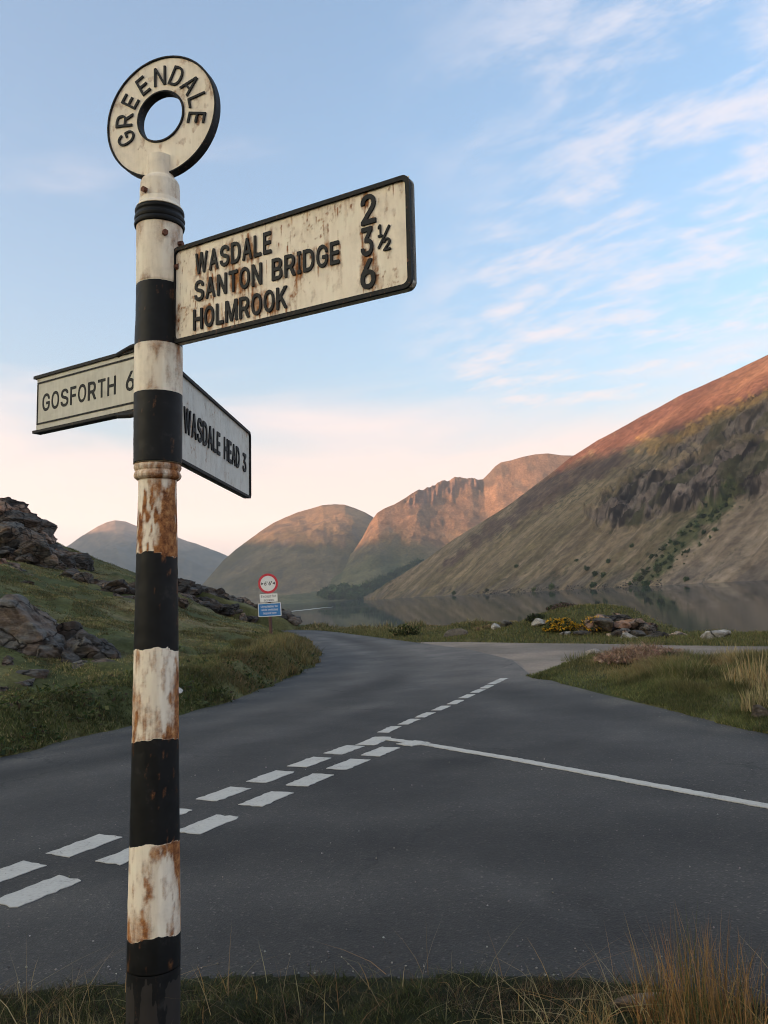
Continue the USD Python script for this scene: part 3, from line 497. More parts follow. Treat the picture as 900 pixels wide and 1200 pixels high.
prof = np.where(S <= SC, smooth(1500, SC, S) ** 1.0, 1 - 0.5 * ((S - SC) / 3000) ** 1.2)
XY = U[..., None] * TL + S[..., None] * SH
zz = -4 + (cz + 4) * prof + (fb(XY[..., 0], XY[..., 1], 300, 4, 113) - 0.5) * 120 * smooth(1500, 2300, S) * smooth(100, 900, np.abs(S - SC))
P = np.concatenate([XY, zz[..., None]], -1).reshape(-1, 3)
n, m = U.shape; i, j = np.meshgrid(np.arange(n - 1), np.arange(m - 1), indexing='ij'); q = (i * m + j).ravel()
F = np.vstack([np.stack([q, q + m, q + m + 1], -1), np.stack([q, q + m + 1, q + 1], -1)])
if np.cross(P[F[0, 1]] - P[F[0, 0]], P[F[0, 2]] - P[F[0, 0]])[2] < 0: F = F[:, ::-1]
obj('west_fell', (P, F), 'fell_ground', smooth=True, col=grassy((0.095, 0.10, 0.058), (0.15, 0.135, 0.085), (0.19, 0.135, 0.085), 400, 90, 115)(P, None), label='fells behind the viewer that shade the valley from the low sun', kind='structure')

# ---------------------------------------------------------------- the fingerpost
PB = np.array([-0.87604808, 2.85, 0.0])                             # foot of the shaft; it leans two degrees to the right
PZ = np.array([0.03501205, 0, 0.99938689]); PX = np.array([0.99938689, 0, -0.03501205]); PY = np.array([0, 1.0, 0])
def pl(v):                                                          # post frame -> metres from the post's foot
    v = np.asarray(v, float); return v[:, :1] * PX + v[:, 1:2] * PY + v[:, 2:] * PZ
post = thing('fingerpost', 'black and cream banded cast iron fingerpost on the near verge, rusty, with three arms', 'signpost', loc=PB)
def lathe(prof, n=72):
    """prof: (height, radius) -> a turned surface in the post frame, densely ringed, open ended rings closed by caps."""
    prof = np.array(prof, float); L = np.concatenate([[0], np.cumsum(np.hypot(*np.diff(prof, axis=0).T))])
    t = np.unique(np.concatenate([L, np.arange(0, L[-1], 0.006)]))
    z, r = np.interp(t, L, prof[:, 0]), np.interp(t, L, prof[:, 1])
    a = np.arange(n) * 2 * np.pi / n
    v = np.stack([np.outer(r, np.cos(a)), np.outer(r, np.sin(a)), np.repeat(z[:, None], n, 1)], -1).reshape(-1, 3)
    i, j = np.meshgrid(np.arange(len(t) - 1), np.arange(n), indexing='ij'); q = i * n + j; k = i * n + (j + 1) % n
    f = np.stack([q, k, k + n, q + n], -1).reshape(-1, 4)
    b = len(v); v = np.vstack([v, [[0, 0, z[0]], [0, 0, z[-1]]]])
    jj = np.arange(n); T = (len(t) - 1) * n
    caps = np.vstack([np.stack([np.full(n, b), (jj + 1) % n, jj], -1), np.stack([np.full(n, b + 1), T + jj, T + (jj + 1) % n], -1)])
    return v, np.vstack([f[:, [0, 1, 2]], f[:, [0, 2, 3]], caps])
BANDS = [(0.20, 0.470), (0.766, 1.109), (1.416, 1.746), (2.071, 2.326), (2.502, 2.732), (3.0, 3.06)]        # black paint
def post_mask(v, rustiness=0.0, lean=0.9):
    a = np.arctan2(v[:, 1], v[:, 0]); z = v[:, 2]
    wob = (meshkit.fbm(np.stack([np.cos(a) * 2.2, np.sin(a) * 2.2, z * 6], -1), 4, 131) - 0.5) * 0.035 + 0.008 * np.sin(a * 2 + z)
    blk = np.zeros(len(v))
    for lo, hi in BANDS: blk = np.maximum(blk, smooth(lo - 0.003, lo + 0.003, z + wob * (lo < 2.0)) * smooth(hi + 0.003, hi - 0.003, z + wob * (hi < 2.3)))
    right = smooth(0.62, 0.97, np.cos(a + 0.05))                                    # the weather side
    n = meshkit.fbm(np.stack([np.cos(a) * 1.6, np.sin(a) * 1.6, z * 5], -1), 5, 132)
    n2 = meshkit.fbm(np.stack([np.cos(a) * 5, np.sin(a) * 5, z * 16], -1), 4, 134)
    low = smooth(2.05, 1.95, z); upper = smooth(1.70, 1.78, z) * low
    rust = 0.10 + rustiness + 0.62 * right * smooth(0.22, 0.5, n) * lean + (0.34 + 0.22 * low) * smooth(0.44, 0.68, n) + 0.30 * smooth(0.50, 0.68, n2) * (0.5 + low) + upper * (0.10 + 0.60 * smooth(0.36, 0.56, n2 * 0.5 + n * 0.5))
    for lo, hi in BANDS:                                                                                   # rust creeps out of the band edges
        rust += 0.22 * np.exp(-np.abs(z - hi - 0.006) / 0.010) * smooth(0.4, 0.6, n2) + 0.30 * np.exp(-np.abs(z - lo + 0.02) / 0.03) * smooth(0.40, 0.62, n)
    rust = np.where(blk > 0.5, rust * 0.16 - 0.05 + 0.36 * smooth(0.60, 0.70, n2) * smooth(0.45, 0.6, n), rust)
    return np.stack([np.clip(rust, 0, 1.2), blk, 0.35 + 0.9 * n], -1)
def post_piece(name, prof, material='cream_paint', parent=post, n=72, sm=40, lumps=0.0012, mask=post_mask, **kw):
    v, f = lathe(prof, n)
    nz = (meshkit.fbm(v * 28, 4, 140) - 0.5) * 2 * lumps
    rr = np.maximum(np.hypot(v[:, 0], v[:, 1]), 1e-6)[:, None]
    w = v.copy(); w[:, :2] += v[:, :2] / rr * nz[:, None]
    return obj(name, (pl(w), f), material, parent, smooth=True, col=mask(v), **kw)
painted('bare_iron', (0.034, 0.030, 0.027), 0.85)
def base_mask(v):
    a = np.arctan2(v[:, 1], v[:, 0]); n = meshkit.fbm(np.stack([np.cos(a) * 3, np.sin(a) * 3, v[:, 2] * 3], -1), 5, 143); n2 = meshkit.fbm(v * 60, 4, 144)
    drip = meshkit.fbm(np.stack([np.cos(a) * 7, np.sin(a) * 7, v[:, 2] * 1.5], -1), 3, 145)
    return np.stack([0.02 + 0.16 * smooth(0.5, 0.65, n), np.maximum(smooth(0.318, 0.332, v[:, 2] + 0.10 * (drip - 0.5) + 0.02 * (n2 - 0.5)), 0.75 * smooth(0.52, 0.60, n)), 1.2 * n], -1)
post_piece('base_shaft', [(-0.35, 0.089), (0.360, 0.0880)], 'bare_iron', lumps=0.0012, mask=base_mask, label='bare grey weathered foot of the shaft')
post_piece('shaft', [(0.3600, 0.0880), (0.459, 0.0878), (0.766, 0.0835), (1.109, 0.0788), (1.416, 0.0762), (1.746, 0.0712), (1.99, 0.0665), (2.012, 0.0668)])
post_piece('ring_moulding', [(2.0125, 0.0672), (2.014, 0.074), (2.020, 0.081), (2.029, 0.0838), (2.038, 0.081), (2.043, 0.0770), (2.045, 0.0768), (2.048, 0.0800), (2.056, 0.0832), (2.064, 0.0825), (2.0695, 0.080)], mask=lambda v: post_mask(v, 0.36) * [1, 0, 1])
post_piece('sleeve', [(2.070, 0.0848), (2.30, 0.0858), (2.50, 0.0855), (2.62, 0.0830), (2.729, 0.0815), (2.731, 0.0800), (2.735, 0.0800), (2.737, 0.0818), (2.85, 0.0830), (2.955, 0.0838)], mask=lambda v: post_mask(v, 0.0, 0.55))
post_piece('collar_ring', [(2.9555, 0.0840), (2.958, 0.0900), (2.966, 0.0920), (2.973, 0.0905), (2.976, 0.0870), (2.979, 0.0900), (2.987, 0.0918), (2.994, 0.0900), (2.997, 0.0855), (3.003, 0.0850), (3.010, 0.0890), (3.016, 0.0900), (3.021, 0.0880)], mask=lambda v: np.column_stack([np.full(len(v), 0.0), np.ones(len(v)), np.zeros(len(v))]), label='black ribbed collar ring')
post_piece('cap', [(3.0215, 0.0888), (3.030, 0.0860), (3.042, 0.0770), (3.060, 0.0730), (3.105, 0.0722), (3.128, 0.0705), (3.140, 0.0650), (3.146, 0.0560), (3.152, 0.0520), (3.20, 0.0505), (3.232, 0.0490), (3.240, 0.030)], mask=lambda v: post_mask(v, 0.0, 0.35) * [1, 0, 1])
for bz, ba, br in ((2.905, -62, 0.0845), (2.885, -18, 0.0845), (3.075, -118, 0.073), (2.79, -30, 0.083)):
    b = trimesh.util.concatenate([trimesh.creation.cylinder(0.011, 0.016, sections=6), trimesh.creation.icosphere(2, 0.0085)])
    b.apply_transform(trimesh.transformations.rotation_matrix(math.pi / 2, (0, 1, 0))); b.apply_translation([br + 0.006, 0, bz]); b.apply_transform(trimesh.transformations.rotation_matrix(math.radians(ba), (0, 0, 1)))
    obj('bolt', (pl(b.vertices), b.faces), 'rusty_bolt', post)

def letter(ch, w, h, depth, bold=True):
    m = meshkit.text_mesh(ch, h, depth, bold=bold); b = m.bounds
    v = np.array(m.vertices); v[:, 0] = (v[:, 0] - b[0, 0]) * w / (b[1, 0] - b[0, 0]); v[:, 1] = (v[:, 1] - b[0, 1]) * h / (b[1, 1] - b[0, 1])
    return v, np.array(m.faces)
RELW = {'I': 0.32, 'M': 1.22, 'W': 1.35, 'L': 0.78, 'E': 0.80, 'F': 0.78, '1': 0.6, 'J': 0.7, 'T': 0.9}
def lay_out(text, x0, x1, gap=0.22):
    """(letter, left edge, width) of a line of condensed capitals set between x0 and x1."""
    ws = [0.55 if c == ' ' else RELW.get(c, 1.0) for c in text]
    tot = sum(ws) + gap * (len(text) - 1); k = (x1 - x0) / tot; x = x0; out = []
    for c, w_ in zip(text, ws):
        if c != ' ': out.append((c, x, w_ * k))
        x += (w_ + gap) * k
    return out
class Face:
    """An arm's face: u along the lettering, v up, n out of the face."""
    def __init__(s, deg, start, z0, L, H, th, flip=False):
        c, sn = math.cos(math.radians(deg)), math.sin(math.radians(deg)); d = np.array([c, sn, 0.0])
        s.e = -d if flip else d; s.o = d * start + np.array([0, 0, z0]); s.n = np.cross(s.e, [0, 0, 1.0]); s.L, s.H, s.th = L, H, th
    def put(s, v):                                                  # (u, v, n) with n = 0 on the face -> post frame -> metres
        v = np.asarray(v, float); return pl(s.o + v[:, :1] * s.e + v[:, 1:2] * [0, 0, 1.0] + v[:, 2:] * s.n)
def round_rect(x0, y0, x1, y1, r): return sbox(x0 + r, y0 + r, x1 - r, y1 - r).buffer(r, quad_segs=6)
def plate(F, corner, maskf, material, step=0.0035, parent=None, name='plate', **kw):
    nu, nv = int(F.L / step), int(F.H / step)
    u, w = np.meshgrid(np.linspace(0.004, F.L - 0.004, nu), np.linspace(0.004, F.H - 0.004, nv), indexing='ij')
    lum = (meshkit.fbm(np.stack([u * 22, w * 22, u * 0], -1), 4, 151) - 0.5) * 0.0022
    fv = np.stack([u.ravel(), w.ravel(), lum.ravel()], -1)
    i, j = np.meshgrid(np.arange(nu - 1), np.arange(nv - 1), indexing='ij'); q = (i * nv + j).ravel()
    ff = np.vstack([np.stack([q, q + nv, q + nv + 1], -1), np.stack([q, q + nv + 1, q + 1], -1)])
    body = trimesh.creation.extrude_polygon(round_rect(0, 0, F.L, F.H, corner), F.th - 0.002, engine='earcut'); body.apply_translation([0, 0, -F.th])
    V = np.vstack([fv, body.vertices]); FF = np.vstack([ff, body.faces + len(fv)])
    m = maskf(u.ravel(), w.ravel()); mb = np.tile([0.25, 0.0, 0.5], (len(body.vertices), 1))
    return obj(name, (F.put(V), FF), material, parent, col=np.vstack([m, mb]), **kw)
def arm(F, lines, maskf, material, label, corner=0.02, rim=0.013, depth=0.006, rimh=0.009, bold=True):
    a = UsdGeom.Xform.Define(stage, numbered(str(post.GetPath()), 'direction_arm')).GetPrim(); tag(a, label)
    plate(F, corner, maskf, material, parent=a)
    if rim:
        ring = round_rect(0, 0, F.L, F.H, corner).difference(round_rect(rim, rim, F.L - rim, F.H - rim, max(corner - rim * 0.5, 0.004)))
        m = trimesh.creation.extrude_polygon(ring, F.th + rimh + 0.003, engine='earcut'); m.apply_translation([0, 0, -F.th - 0.003])
        obj('rim', (F.put(m.vertices), m.faces), 'black_paint', a)
    for text, x0, x1, y0, h in lines:
        for c, x, w_ in lay_out(text, x0, x1):
            v, f = letter(c, w_, h, depth, bold); v = v + [x, y0, -0.0015]
            obj('letter', (F.put(v), f), 'black_letter', a)
    return a
rg = np.random.default_rng(12)
def rust_mask(lines, L, H, streaks, base=0.06, edge=0.35, halo=0.3):
    boxes = [(x, x + w_, y0, y0 + h) for t, x0, x1, y0, h in lines for c, x, w_ in lay_out(t, x0, x1)]
    ss = []
    for k in range(streaks):
        x0, x1, y0, y1 = boxes[rg.integers(len(boxes))] if rg.random() < 0.8 else (rg.uniform(0.02, L - 0.02),) * 2 + (H * 0.5, H - 0.01)
        ss.append((rg.uniform(x0 - 0.004, x1 + 0.004), rg.uniform(y0, y1), rg.uniform(0.015, 0.085), rg.uniform(0.0011, 0.0030), rg.uniform(0.3, 0.85)))
    def f(u, w):
        n = meshkit.fbm(np.stack([u * 9, w * 9, u * 0], -1), 5, 161); n2 = meshkit.fbm(np.stack([u * 40, w * 16, u * 0], -1), 4, 162)
        n3 = meshkit.fbm(np.stack([u * 110, w * 70, u * 0 + 3], -1), 3, 163)
        r = base + 0.20 * smooth(0.55, 0.7, n) + 0.30 * smooth(0.58, 0.72, n2) + 0.42 * smooth(0.62, 0.76, n3) * smooth(0.40, 0.6, n)
        ed = np.minimum(np.minimum(u, L - u), np.minimum(w, H - w)); r += edge * np.exp(-ed / 0.016) * smooth(0.35, 0.6, n2)
        for x0, x1, y0, y1 in boxes:
            d = np.hypot(np.maximum(np.maximum(x0 - u, u - x1), 0), np.maximum(np.maximum(y0 - w, w - y1), 0)); r += halo * np.exp(-d / 0.007) * smooth(0.4, 0.6, n2)
        for x, y, l, wd, s in ss:
            k = np.exp(-((u - x - 0.003 * (n2 - 0.5)) / wd) ** 2) * smooth(y - l, y - 0.3 * l, w) * (w < y + 0.003); r = r + s * k
        return np.stack([np.clip(r, 0, 1.2), np.zeros_like(r), 0.3 + 0.9 * n], -1)
    return f
# arm towards the camera, on the right
F1 = Face(-29.8, 0.070, 2.502, 0.984, 0.358, 0.022)
L1 = [('WASDALE', 0.112, 0.452, 0.236, 0.077), ('SANTON BRIDGE', 0.108, 0.724, 0.136, 0.076), ('HOLMROOK', 0.102, 0.516, 0.032, 0.076), ('2', 0.808, 0.862, 0.236, 0.098), ('3', 0.806, 0.850, 0.134, 0.094), ('6', 0.802, 0.856, 0.028, 0.096)]
a1 = arm(F1, L1, rust_mask(L1, F1.L, F1.H, 240, 0.09, 0.5, 0.36), 'cream_paint', 'cream rust-streaked arm reading WASDALE 2, SANTON BRIDGE 3½, HOLMROOK 6', 0.026, 0.014, 0.007)
for c, x, y, w_, h in (('1', 0.868, 0.184, 0.016, 0.040), ('2', 0.886, 0.136, 0.026, 0.040)):
    v, f = letter(c, w_, h, 0.007, True); obj('letter', (F1.put(v + [x, y, -0.0015]), f), 'black_letter', a1)
sl = LineString([(0.870, 0.150), (0.908, 0.212)]).buffer(0.0035); sl = trimesh.creation.extrude_polygon(sl, 0.007, engine='earcut')
obj('letter', (F1.put(np.array(sl.vertices) + [0, 0, -0.0015]), sl.faces), 'black_letter', a1, label='stroke of the half')
# arm pointing away to the left, behind the shaft: a flat sheet sign held between two rails
F2 = Face(146.9, 0.746, 2.286, 0.69, 0.238, 0.016, flip=True)
L2 = [('GOSFORTH', 0.043, 0.508, 0.081, 0.074), ('6', 0.566, 0.615, 0.081, 0.076)]
def grey_mask(u, w):
    n = meshkit.fbm(np.stack([u * 12, w * 12, u * 0], -1), 4, 171)
    p = np.exp(-(((u - 0.50) / 0.022) ** 2 + ((w - 0.150) / 0.028) ** 2) ** 2) + np.exp(-(((u - 0.605) / 0.02) ** 2 + ((w - 0.165) / 0.022) ** 2) ** 2)
    return np.stack([np.clip(0.02 + 0.3 * smooth(0.62, 0.72, n) + 0.30 * p, 0, 1), np.zeros_like(u), 0.3 + 1.1 * n], -1)
a2 = arm(F2, L2, grey_mask, 'grey_paint', 'grey weathered arm reading GOSFORTH 6', 0.004, 0, 0.0025)
for nm, (u0, u1, w0, w1, n0, n1), mt_ in (('rail', (-0.012, 0.69, 0.226, 0.238, -0.03, 0.008), 'black_paint'), ('rail', (-0.012, 0.69, -0.004, 0.007, -0.03, 0.008), 'black_paint'), ('border_line', (0.012, 0.69, 0.202, 0.2085, -0.002, 0.0028), 'black_letter'), ('border_line', (0.012, 0.69, 0.030, 0.0365, -0.002, 0.0028), 'black_letter'), ('border_line', (0.008, 0.013, 0.030, 0.208, -0.002, 0.0026), 'black_letter')):
    b = trimesh.creation.box([u1 - u0, w1 - w0, n1 - n0]); b.apply_translation([(u0 + u1) / 2, (w0 + w1) / 2, (n0 + n1) / 2]); obj(nm, (F2.put(b.vertices), b.faces), mt_, a2)
for w0 in (0.232, -0.004):                                          # the bracket straps that hold the rails to the shaft
    pts = [(0.52, w0, 0.0), (0.60, w0 + (0.012 if w0 > 0.1 else -0.010), 0.006), (0.70, w0 + (0.014 if w0 > 0.1 else -0.012), 0.01)]
    segs = [trimesh.creation.cylinder(0.011, segment=(pts[k], pts[k + 1]), sections=10) for k in (0, 1)]; b = trimesh.util.concatenate(segs); obj('bracket', (F2.put(b.vertices), b.faces), 'black_paint', a2)
# arm pointing away along the road, seen steeply from its face
F3 = Face(86.9, 0.080, 2.122, 1.385, 0.366, 0.022)
L3 = [('WASDALE', 0.215, 0.762, 0.128, 0.106), ('HEAD', 0.836, 1.140, 0.126, 0.108), ('3', 1.215, 1.290, 0.128, 0.098)]
a3 = arm(F3, L3, rust_mask(L3, F3.L, F3.H, 46, 0.0, 0.15, 0.12), 'shaded_arm_paint', 'pale arm, its colour greyed for facing away from the sunset, reading WASDALE HEAD 3', 0.026, 0.013, 0.007)
# the ring at the top
dz, dr, dh, dth = 3.392, 0.237, 0.094, 0.026
dc, ds = math.cos(math.radians(-18)), math.sin(math.radians(-18))
def ring_put(v):                                                    # (x, y) in the ring's face, n out of it
    v = np.asarray(v, float); return pl(np.stack([0.008 + dc * v[:, 0] + ds * v[:, 2], ds * v[:, 0] - dc * v[:, 2], dz + v[:, 1]], -1))
rp = UsdGeom.Xform.Define(stage, str(post.GetPath()) + '/name_ring').GetPrim(); tag(rp, 'cream ring on top of the post, lettered GREENDALE')
na, nr_ = 300, 56
a_, r_ = np.meshgrid(np.linspace(0, 2 * np.pi, na + 1), np.linspace(dh + 0.006, dr - 0.006, nr_), indexing='ij')
fx, fy = (r_ * np.cos(a_)).ravel(), (r_ * np.sin(a_)).ravel()
i, j = np.meshgrid(np.arange(na), np.arange(nr_ - 1), indexing='ij'); q = (i * nr_ + j).ravel()
ff = np.vstack([np.stack([q, q + 1, q + nr_ + 1], -1), np.stack([q, q + nr_ + 1, q + nr_], -1)])[:, ::-1]
n_ = meshkit.fbm(np.stack([fx * 12, fy * 12, fx * 0], -1), 5, 181); n2_ = meshkit.fbm(np.stack([fx * 40, fy * 25, fx * 0], -1), 4, 182); rad = np.hypot(fx, fy)
rr_ = 0.06 + 0.35 * smooth(0.56, 0.7, n_) + 0.4 * smooth(0.60, 0.72, n2_) + 0.45 * np.exp(-(dr - rad) / 0.010) * smooth(0.35, 0.6, n_ + 0.2 * (fx > 0) * (fy > 0)) + 0.2 * np.exp(-(rad - dh) / 0.008) * smooth(0.4, 0.6, n2_)
lump = (meshkit.fbm(np.stack([fx * 25, fy * 25, fx * 0], -1), 4, 183) - 0.5) * 0.002
front = np.stack([fx, fy, dth / 2 + lump], -1); backv = np.stack([fx, fy, -dth / 2 - lump], -1)
V = np.vstack([front, backv]); FF = np.vstack([ff, ff[:, ::-1] + len(front)])
mk = np.stack([np.clip(rr_, 0, 1.2), np.zeros_like(rr_), 0.3 + 0.9 * n_], -1)
obj('disc_face', (ring_put(V), FF), 'cream_paint', rp, smooth=True, col=np.vstack([mk, mk]))
for nm, r0, r1 in (('outer_rim', dr - 0.0075, dr), ('inner_rim', dh, dh + 0.008)):
    pr = np.array([(r0, -dth / 2 - 0.004), (r0 + 0.0015, -dth / 2 - 0.006), (r1 - 0.0015, -dth / 2 - 0.006), (r1, -dth / 2 - 0.004), (r1, dth / 2 + 0.004), (r1 - 0.0015, dth / 2 + 0.006), (r0 + 0.0015, dth / 2 + 0.006), (r0, dth / 2 + 0.004), (r0, -dth / 2 - 0.004)])
    m = trimesh.creation.revolve(pr, sections=96); v = np.array(m.vertices)
    obj(nm, (ring_put(v), m.faces), 'black_paint', rp, smooth=35)
for ch, dg in zip('GREENDALE', (201, 174, 146.5, 119, 91, 64, 37, 11, -14)):
    w_ = {'E': 0.040, 'L': 0.038, 'A': 0.054}.get(ch, 0.050)
    v, f = letter(ch, w_, 0.074, 0.007, False); v = v - [w_ / 2, 0.037, 0]
    t = math.radians(dg - 90); c, s = math.cos(t), math.sin(t); R = 0.160
    x, y = v[:, 0], v[:, 1] + R
    obj('letter', (ring_put(np.stack([c * x - s * y, s * x + c * y, v[:, 2] + dth / 2 - 0.001], -1)), f), 'black_letter', rp)

# ---------------------------------------------------------------- the width limit sign on the bank
sy = 24.0
sb = at_y(318, 752, sy); sb[2] = float(ground_z(np.array([sb[0]]), np.array([sb[1]]))[0])
k = sy / FOC * 1.005
lim = thing('road_sign', 'round red ringed width limit sign with white and blue plates on the grass bank', 'road sign', loc=sb)
topz = at_y(316, 672, sy)[2] - sb[2]
lean = -0.012
def sg(m, cx, cz, n=0.0):                                          # sign frame: x right, y up, z towards the viewer
    v = np.asarray(m.vertices if hasattr(m, 'vertices') else m[0], float)
    return np.stack([v[:, 0] + cx + lean * (v[:, 1] + cz), -v[:, 2] - n, v[:, 1] + cz], -1), (m.faces if hasattr(m, 'faces') else m[1])
m = trimesh.creation.cylinder(0.05, topz + 0.25, sections=16); m.apply_translation([0, 0, (topz + 0.25) / 2 - 0.3]); v = np.array(m.vertices); v[:, 0] += lean * v[:, 2] 
obj('post', (v, m.faces), 'brown_post', lim, smooth=40)
cz = topz - 11.6 * k; disc = UsdGeom.Xform.Define(stage, str(lim.GetPath()) + '/round_plate').GetPrim(); tag(disc, 'round white plate with a red ring and inward arrows')
m = trimesh.creation.cylinder(11.4 * k, 0.012, sections=64); obj('plate', sg(m, 0, cz, 0.055), 'sign_white', disc)
m = trimesh.creation.annulus(8.9 * k, 11.5 * k, 0.014, sections=64); obj('red_ring', sg(m, 0, cz, 0.057), 'sign_red', disc)
for s in (-1, 1):
    p = Polygon([(s * 5.1 * k, 0), (s * 7.9 * k, 1.7 * k), (s * 7.9 * k, -1.7 * k)]); m = trimesh.creation.extrude_polygon(p, 0.004, engine='earcut'); obj('arrow', sg(m, 0, cz, 0.061), 'sign_black', disc)
for c, x, w_, h, dy in (("6", -4.5, 2.7, 4.6, 0), ("'", -1.4, 0.7, 1.6, 3.0), ("6", 0.6, 2.7, 4.6, 0), ('"', 3.6, 1.2, 1.6, 3.0)):
    v, f = letter(c, w_ * k, h * k, 0.004, True); obj('figure', sg((v + [x * k, (dy - 2.2) * k, 0], f), 0, cz, 0.061), 'sign_black', disc)
def sub_plate(name, x0, x1, y0, y1, face, border, lines, ink, label):
    g = UsdGeom.Xform.Define(stage, str(lim.GetPath()) + '/' + name).GetPrim(); tag(g, label)
    w_, h = (x1 - x0) * k, (y1 - y0) * k; czz = topz - (y0 + y1) / 2 * k; cx = (x0 + x1) / 2 * k
    m = trimesh.creation.extrude_polygon(round_rect(-w_ / 2, -h / 2, w_ / 2, h / 2, 0.02), 0.012, engine='earcut'); obj('plate', sg(m, cx, czz, 0.045), face, g)
    if border:
        b = 0.75 * k; m = trimesh.creation.extrude_polygon(round_rect(-w_ / 2, -h / 2, w_ / 2, h / 2, 0.02).difference(round_rect(-w_ / 2 + b, -h / 2 + b, w_ / 2 - b, h / 2 - b, 0.012)), 0.004, engine='earcut'); obj('border', sg(m, cx, czz, 0.0565), border, g)
    for t, wd, yc, hh in lines:
        mm = meshkit.text_mesh(t, hh * k, 0.003, bold=False); b_ = mm.bounds; v = np.array(mm.vertices); v[:, 0] = (v[:, 0] - b_[:, 0].mean()) * wd * k / (b_[1, 0] - b_[0, 0]); v[:, 1] = v[:, 1] - hh * k / 2 + yc * k
        obj('line_of_text', sg((v, mm.faces), cx, czz, 0.0565), ink, g)
sub_plate('white_plate', -10.4, 10.0, 23.4, 33.0, 'sign_white', None, [('Except for', 17.0, 2.0, 2.9), ('access', 11.5, -2.3, 2.9)], 'sign_black', 'white plate below the round one')
sub_plate('blue_plate', -13.0, 13.6, 34.2, 49.6, 'sign_blue', 'sign_white', [('Unsuitable for', 20.0, 3.9, 2.4), ('wide vehicles', 19.0, 0.2, 2.4), ('beyond here', 15.0, -3.7, 2.4)], 'sign_white', 'blue plate with three white lines, at the bottom')

# ---------------------------------------------------------------- rocks
def rock(seed, size, facets=16, sub=4, rough=0.10, strata=0.0, tilt=0.5):
    """An angular boulder: a sphere cut by random planes, its faces cracked and pitted."""
    r = np.random.default_rng(seed); m = trimesh.creation.icosphere(sub); d = np.array(m.vertices)
    nn = r.normal(size=(facets, 3)); nn /= np.linalg.norm(nn, axis=1)[:, None]; h = r.uniform(0.62, 1.0, facets)
    q = d @ nn.T; rad = np.min(np.where(q > 0.05, h / np.maximum(q, 0.05), 9), axis=1); rad = np.minimum(rad, 1.25)
    o = r.uniform(0, 50, 3); p = d * rad[:, None]
    rad = rad + rough * ((meshkit.fbm(p * 2.2 + o, 5, seed) - 0.5) * 1.6 + (np.abs(meshkit.fbm(p * 3.4 + o, 4, seed + 1) - 0.5)) * -1.4)
    v = d * rad[:, None]
    if strata:
        ax = np.array([math.sin(tilt), 0.2, math.cos(tilt)]); s = v @ (ax / np.linalg.norm(ax)) * 7 + meshkit.fbm(v * 1.5 + o, 3, seed + 2) * 1.5
        v = v * (1 + strata * (np.abs((s % 1.0) - 0.5) * 2 - 0.5))[:, None]
    v = v * np.asarray(size) / 2 @ trimesh.transformations.rotation_matrix(r.uniform(-0.35, 0.35), [r.normal(), r.normal(), 0.01])[:3, :3].T
    a = r.uniform(-0.5, 0.5); c, s = math.cos(a), math.sin(a)
    return np.stack([c * v[:, 0] - s * v[:, 1], s * v[:, 0] + c * v[:, 1], v[:, 2]], -1), np.array(m.faces)
GREY, WARM, DARK, PINK, PALEW = (0.112, 0.106, 0.096), (0.145, 0.123, 0.100), (0.066, 0.061, 0.055), (0.23, 0.165, 0.125), (0.36, 0.34, 0.305)
def gzz(x, y): return float(ground_z(np.array([x]), np.array([y]))[0])
ROCKS = []                                                         # (x, y, radius): no grass grows through these
def outcrop(name, label, blocks, group=None):
    """blocks: (x, y, rise of the centre above the ground, size, seed, colour)"""
    x0, y0 = np.mean([b[0] for b in blocks]), np.mean([b[1] for b in blocks]); z0 = gzz(x0, y0)
    t = thing(name, label, 'rock', group, (x0, y0, z0))
    for x, y, up, size, seed, c in blocks:
        big = max(size); ROCKS.append((x, y, 0.42 * max(size[0], size[1])))
        v, f = rock(seed, size, facets=14 + seed % 8, sub=5 if big > 1.1 else 4, rough=0.16, strata=0.035)
        r = np.random.default_rng(seed + 900)
        cc = np.clip(np.array(c) * r.uniform(0.8, 1.2), 0, 1)
        n = meshkit.fbm(v * 3.0 + seed, 4, 191); col = lerp(cc, cc * [1.15, 0.92, 0.78], smooth(0.45, 0.62, n))
        obj('block', (v + [x - x0, y - y0, gzz(x, y) + up - z0], f), 'rock', t, smooth=38 if False else True, col=col)
    return t
def spot(px, row, Y): p = at_y(px, row, Y); return p[0], p[1]
# two big rocks in the bank by the left edge
def blk(px, row, Y, w, h, dpt, seed, c):                            # a block whose centre shows at this pixel
    p = at_y(px, row, Y); return (p[0], p[1], p[2] - gzz(p[0], p[1]), (w, dpt, h), seed, c)
outcrop('rock_outcrop', 'large rounded grey rock cut by a dark crack at the left edge of the photo', [
    blk(-12, 758, 15.3, 1.25, 1.75, 1.9, 11, WARM), blk(34, 760, 15.4, 1.55, 1.75, 2.0, 12, GREY), blk(60, 774, 15.2, 1.0, 1.15, 1.4, 20, GREY), blk(-70, 750, 15.6, 1.8, 2.0, 2.0, 13, GREY), blk(10, 790, 13.9, 0.62, 0.7, 0.7, 14, WARM), blk(-14, 804, 13.3, 0.75, 0.55, 0.7, 16, GREY), blk(24, 806, 13.2, 0.42, 0.34, 0.5, 17, GREY), blk(40, 796, 13.6, 0.5, 0.5, 0.5, 19, DARK), blk(4, 812, 12.9, 0.34, 0.3, 0.34, 15, GREY)])
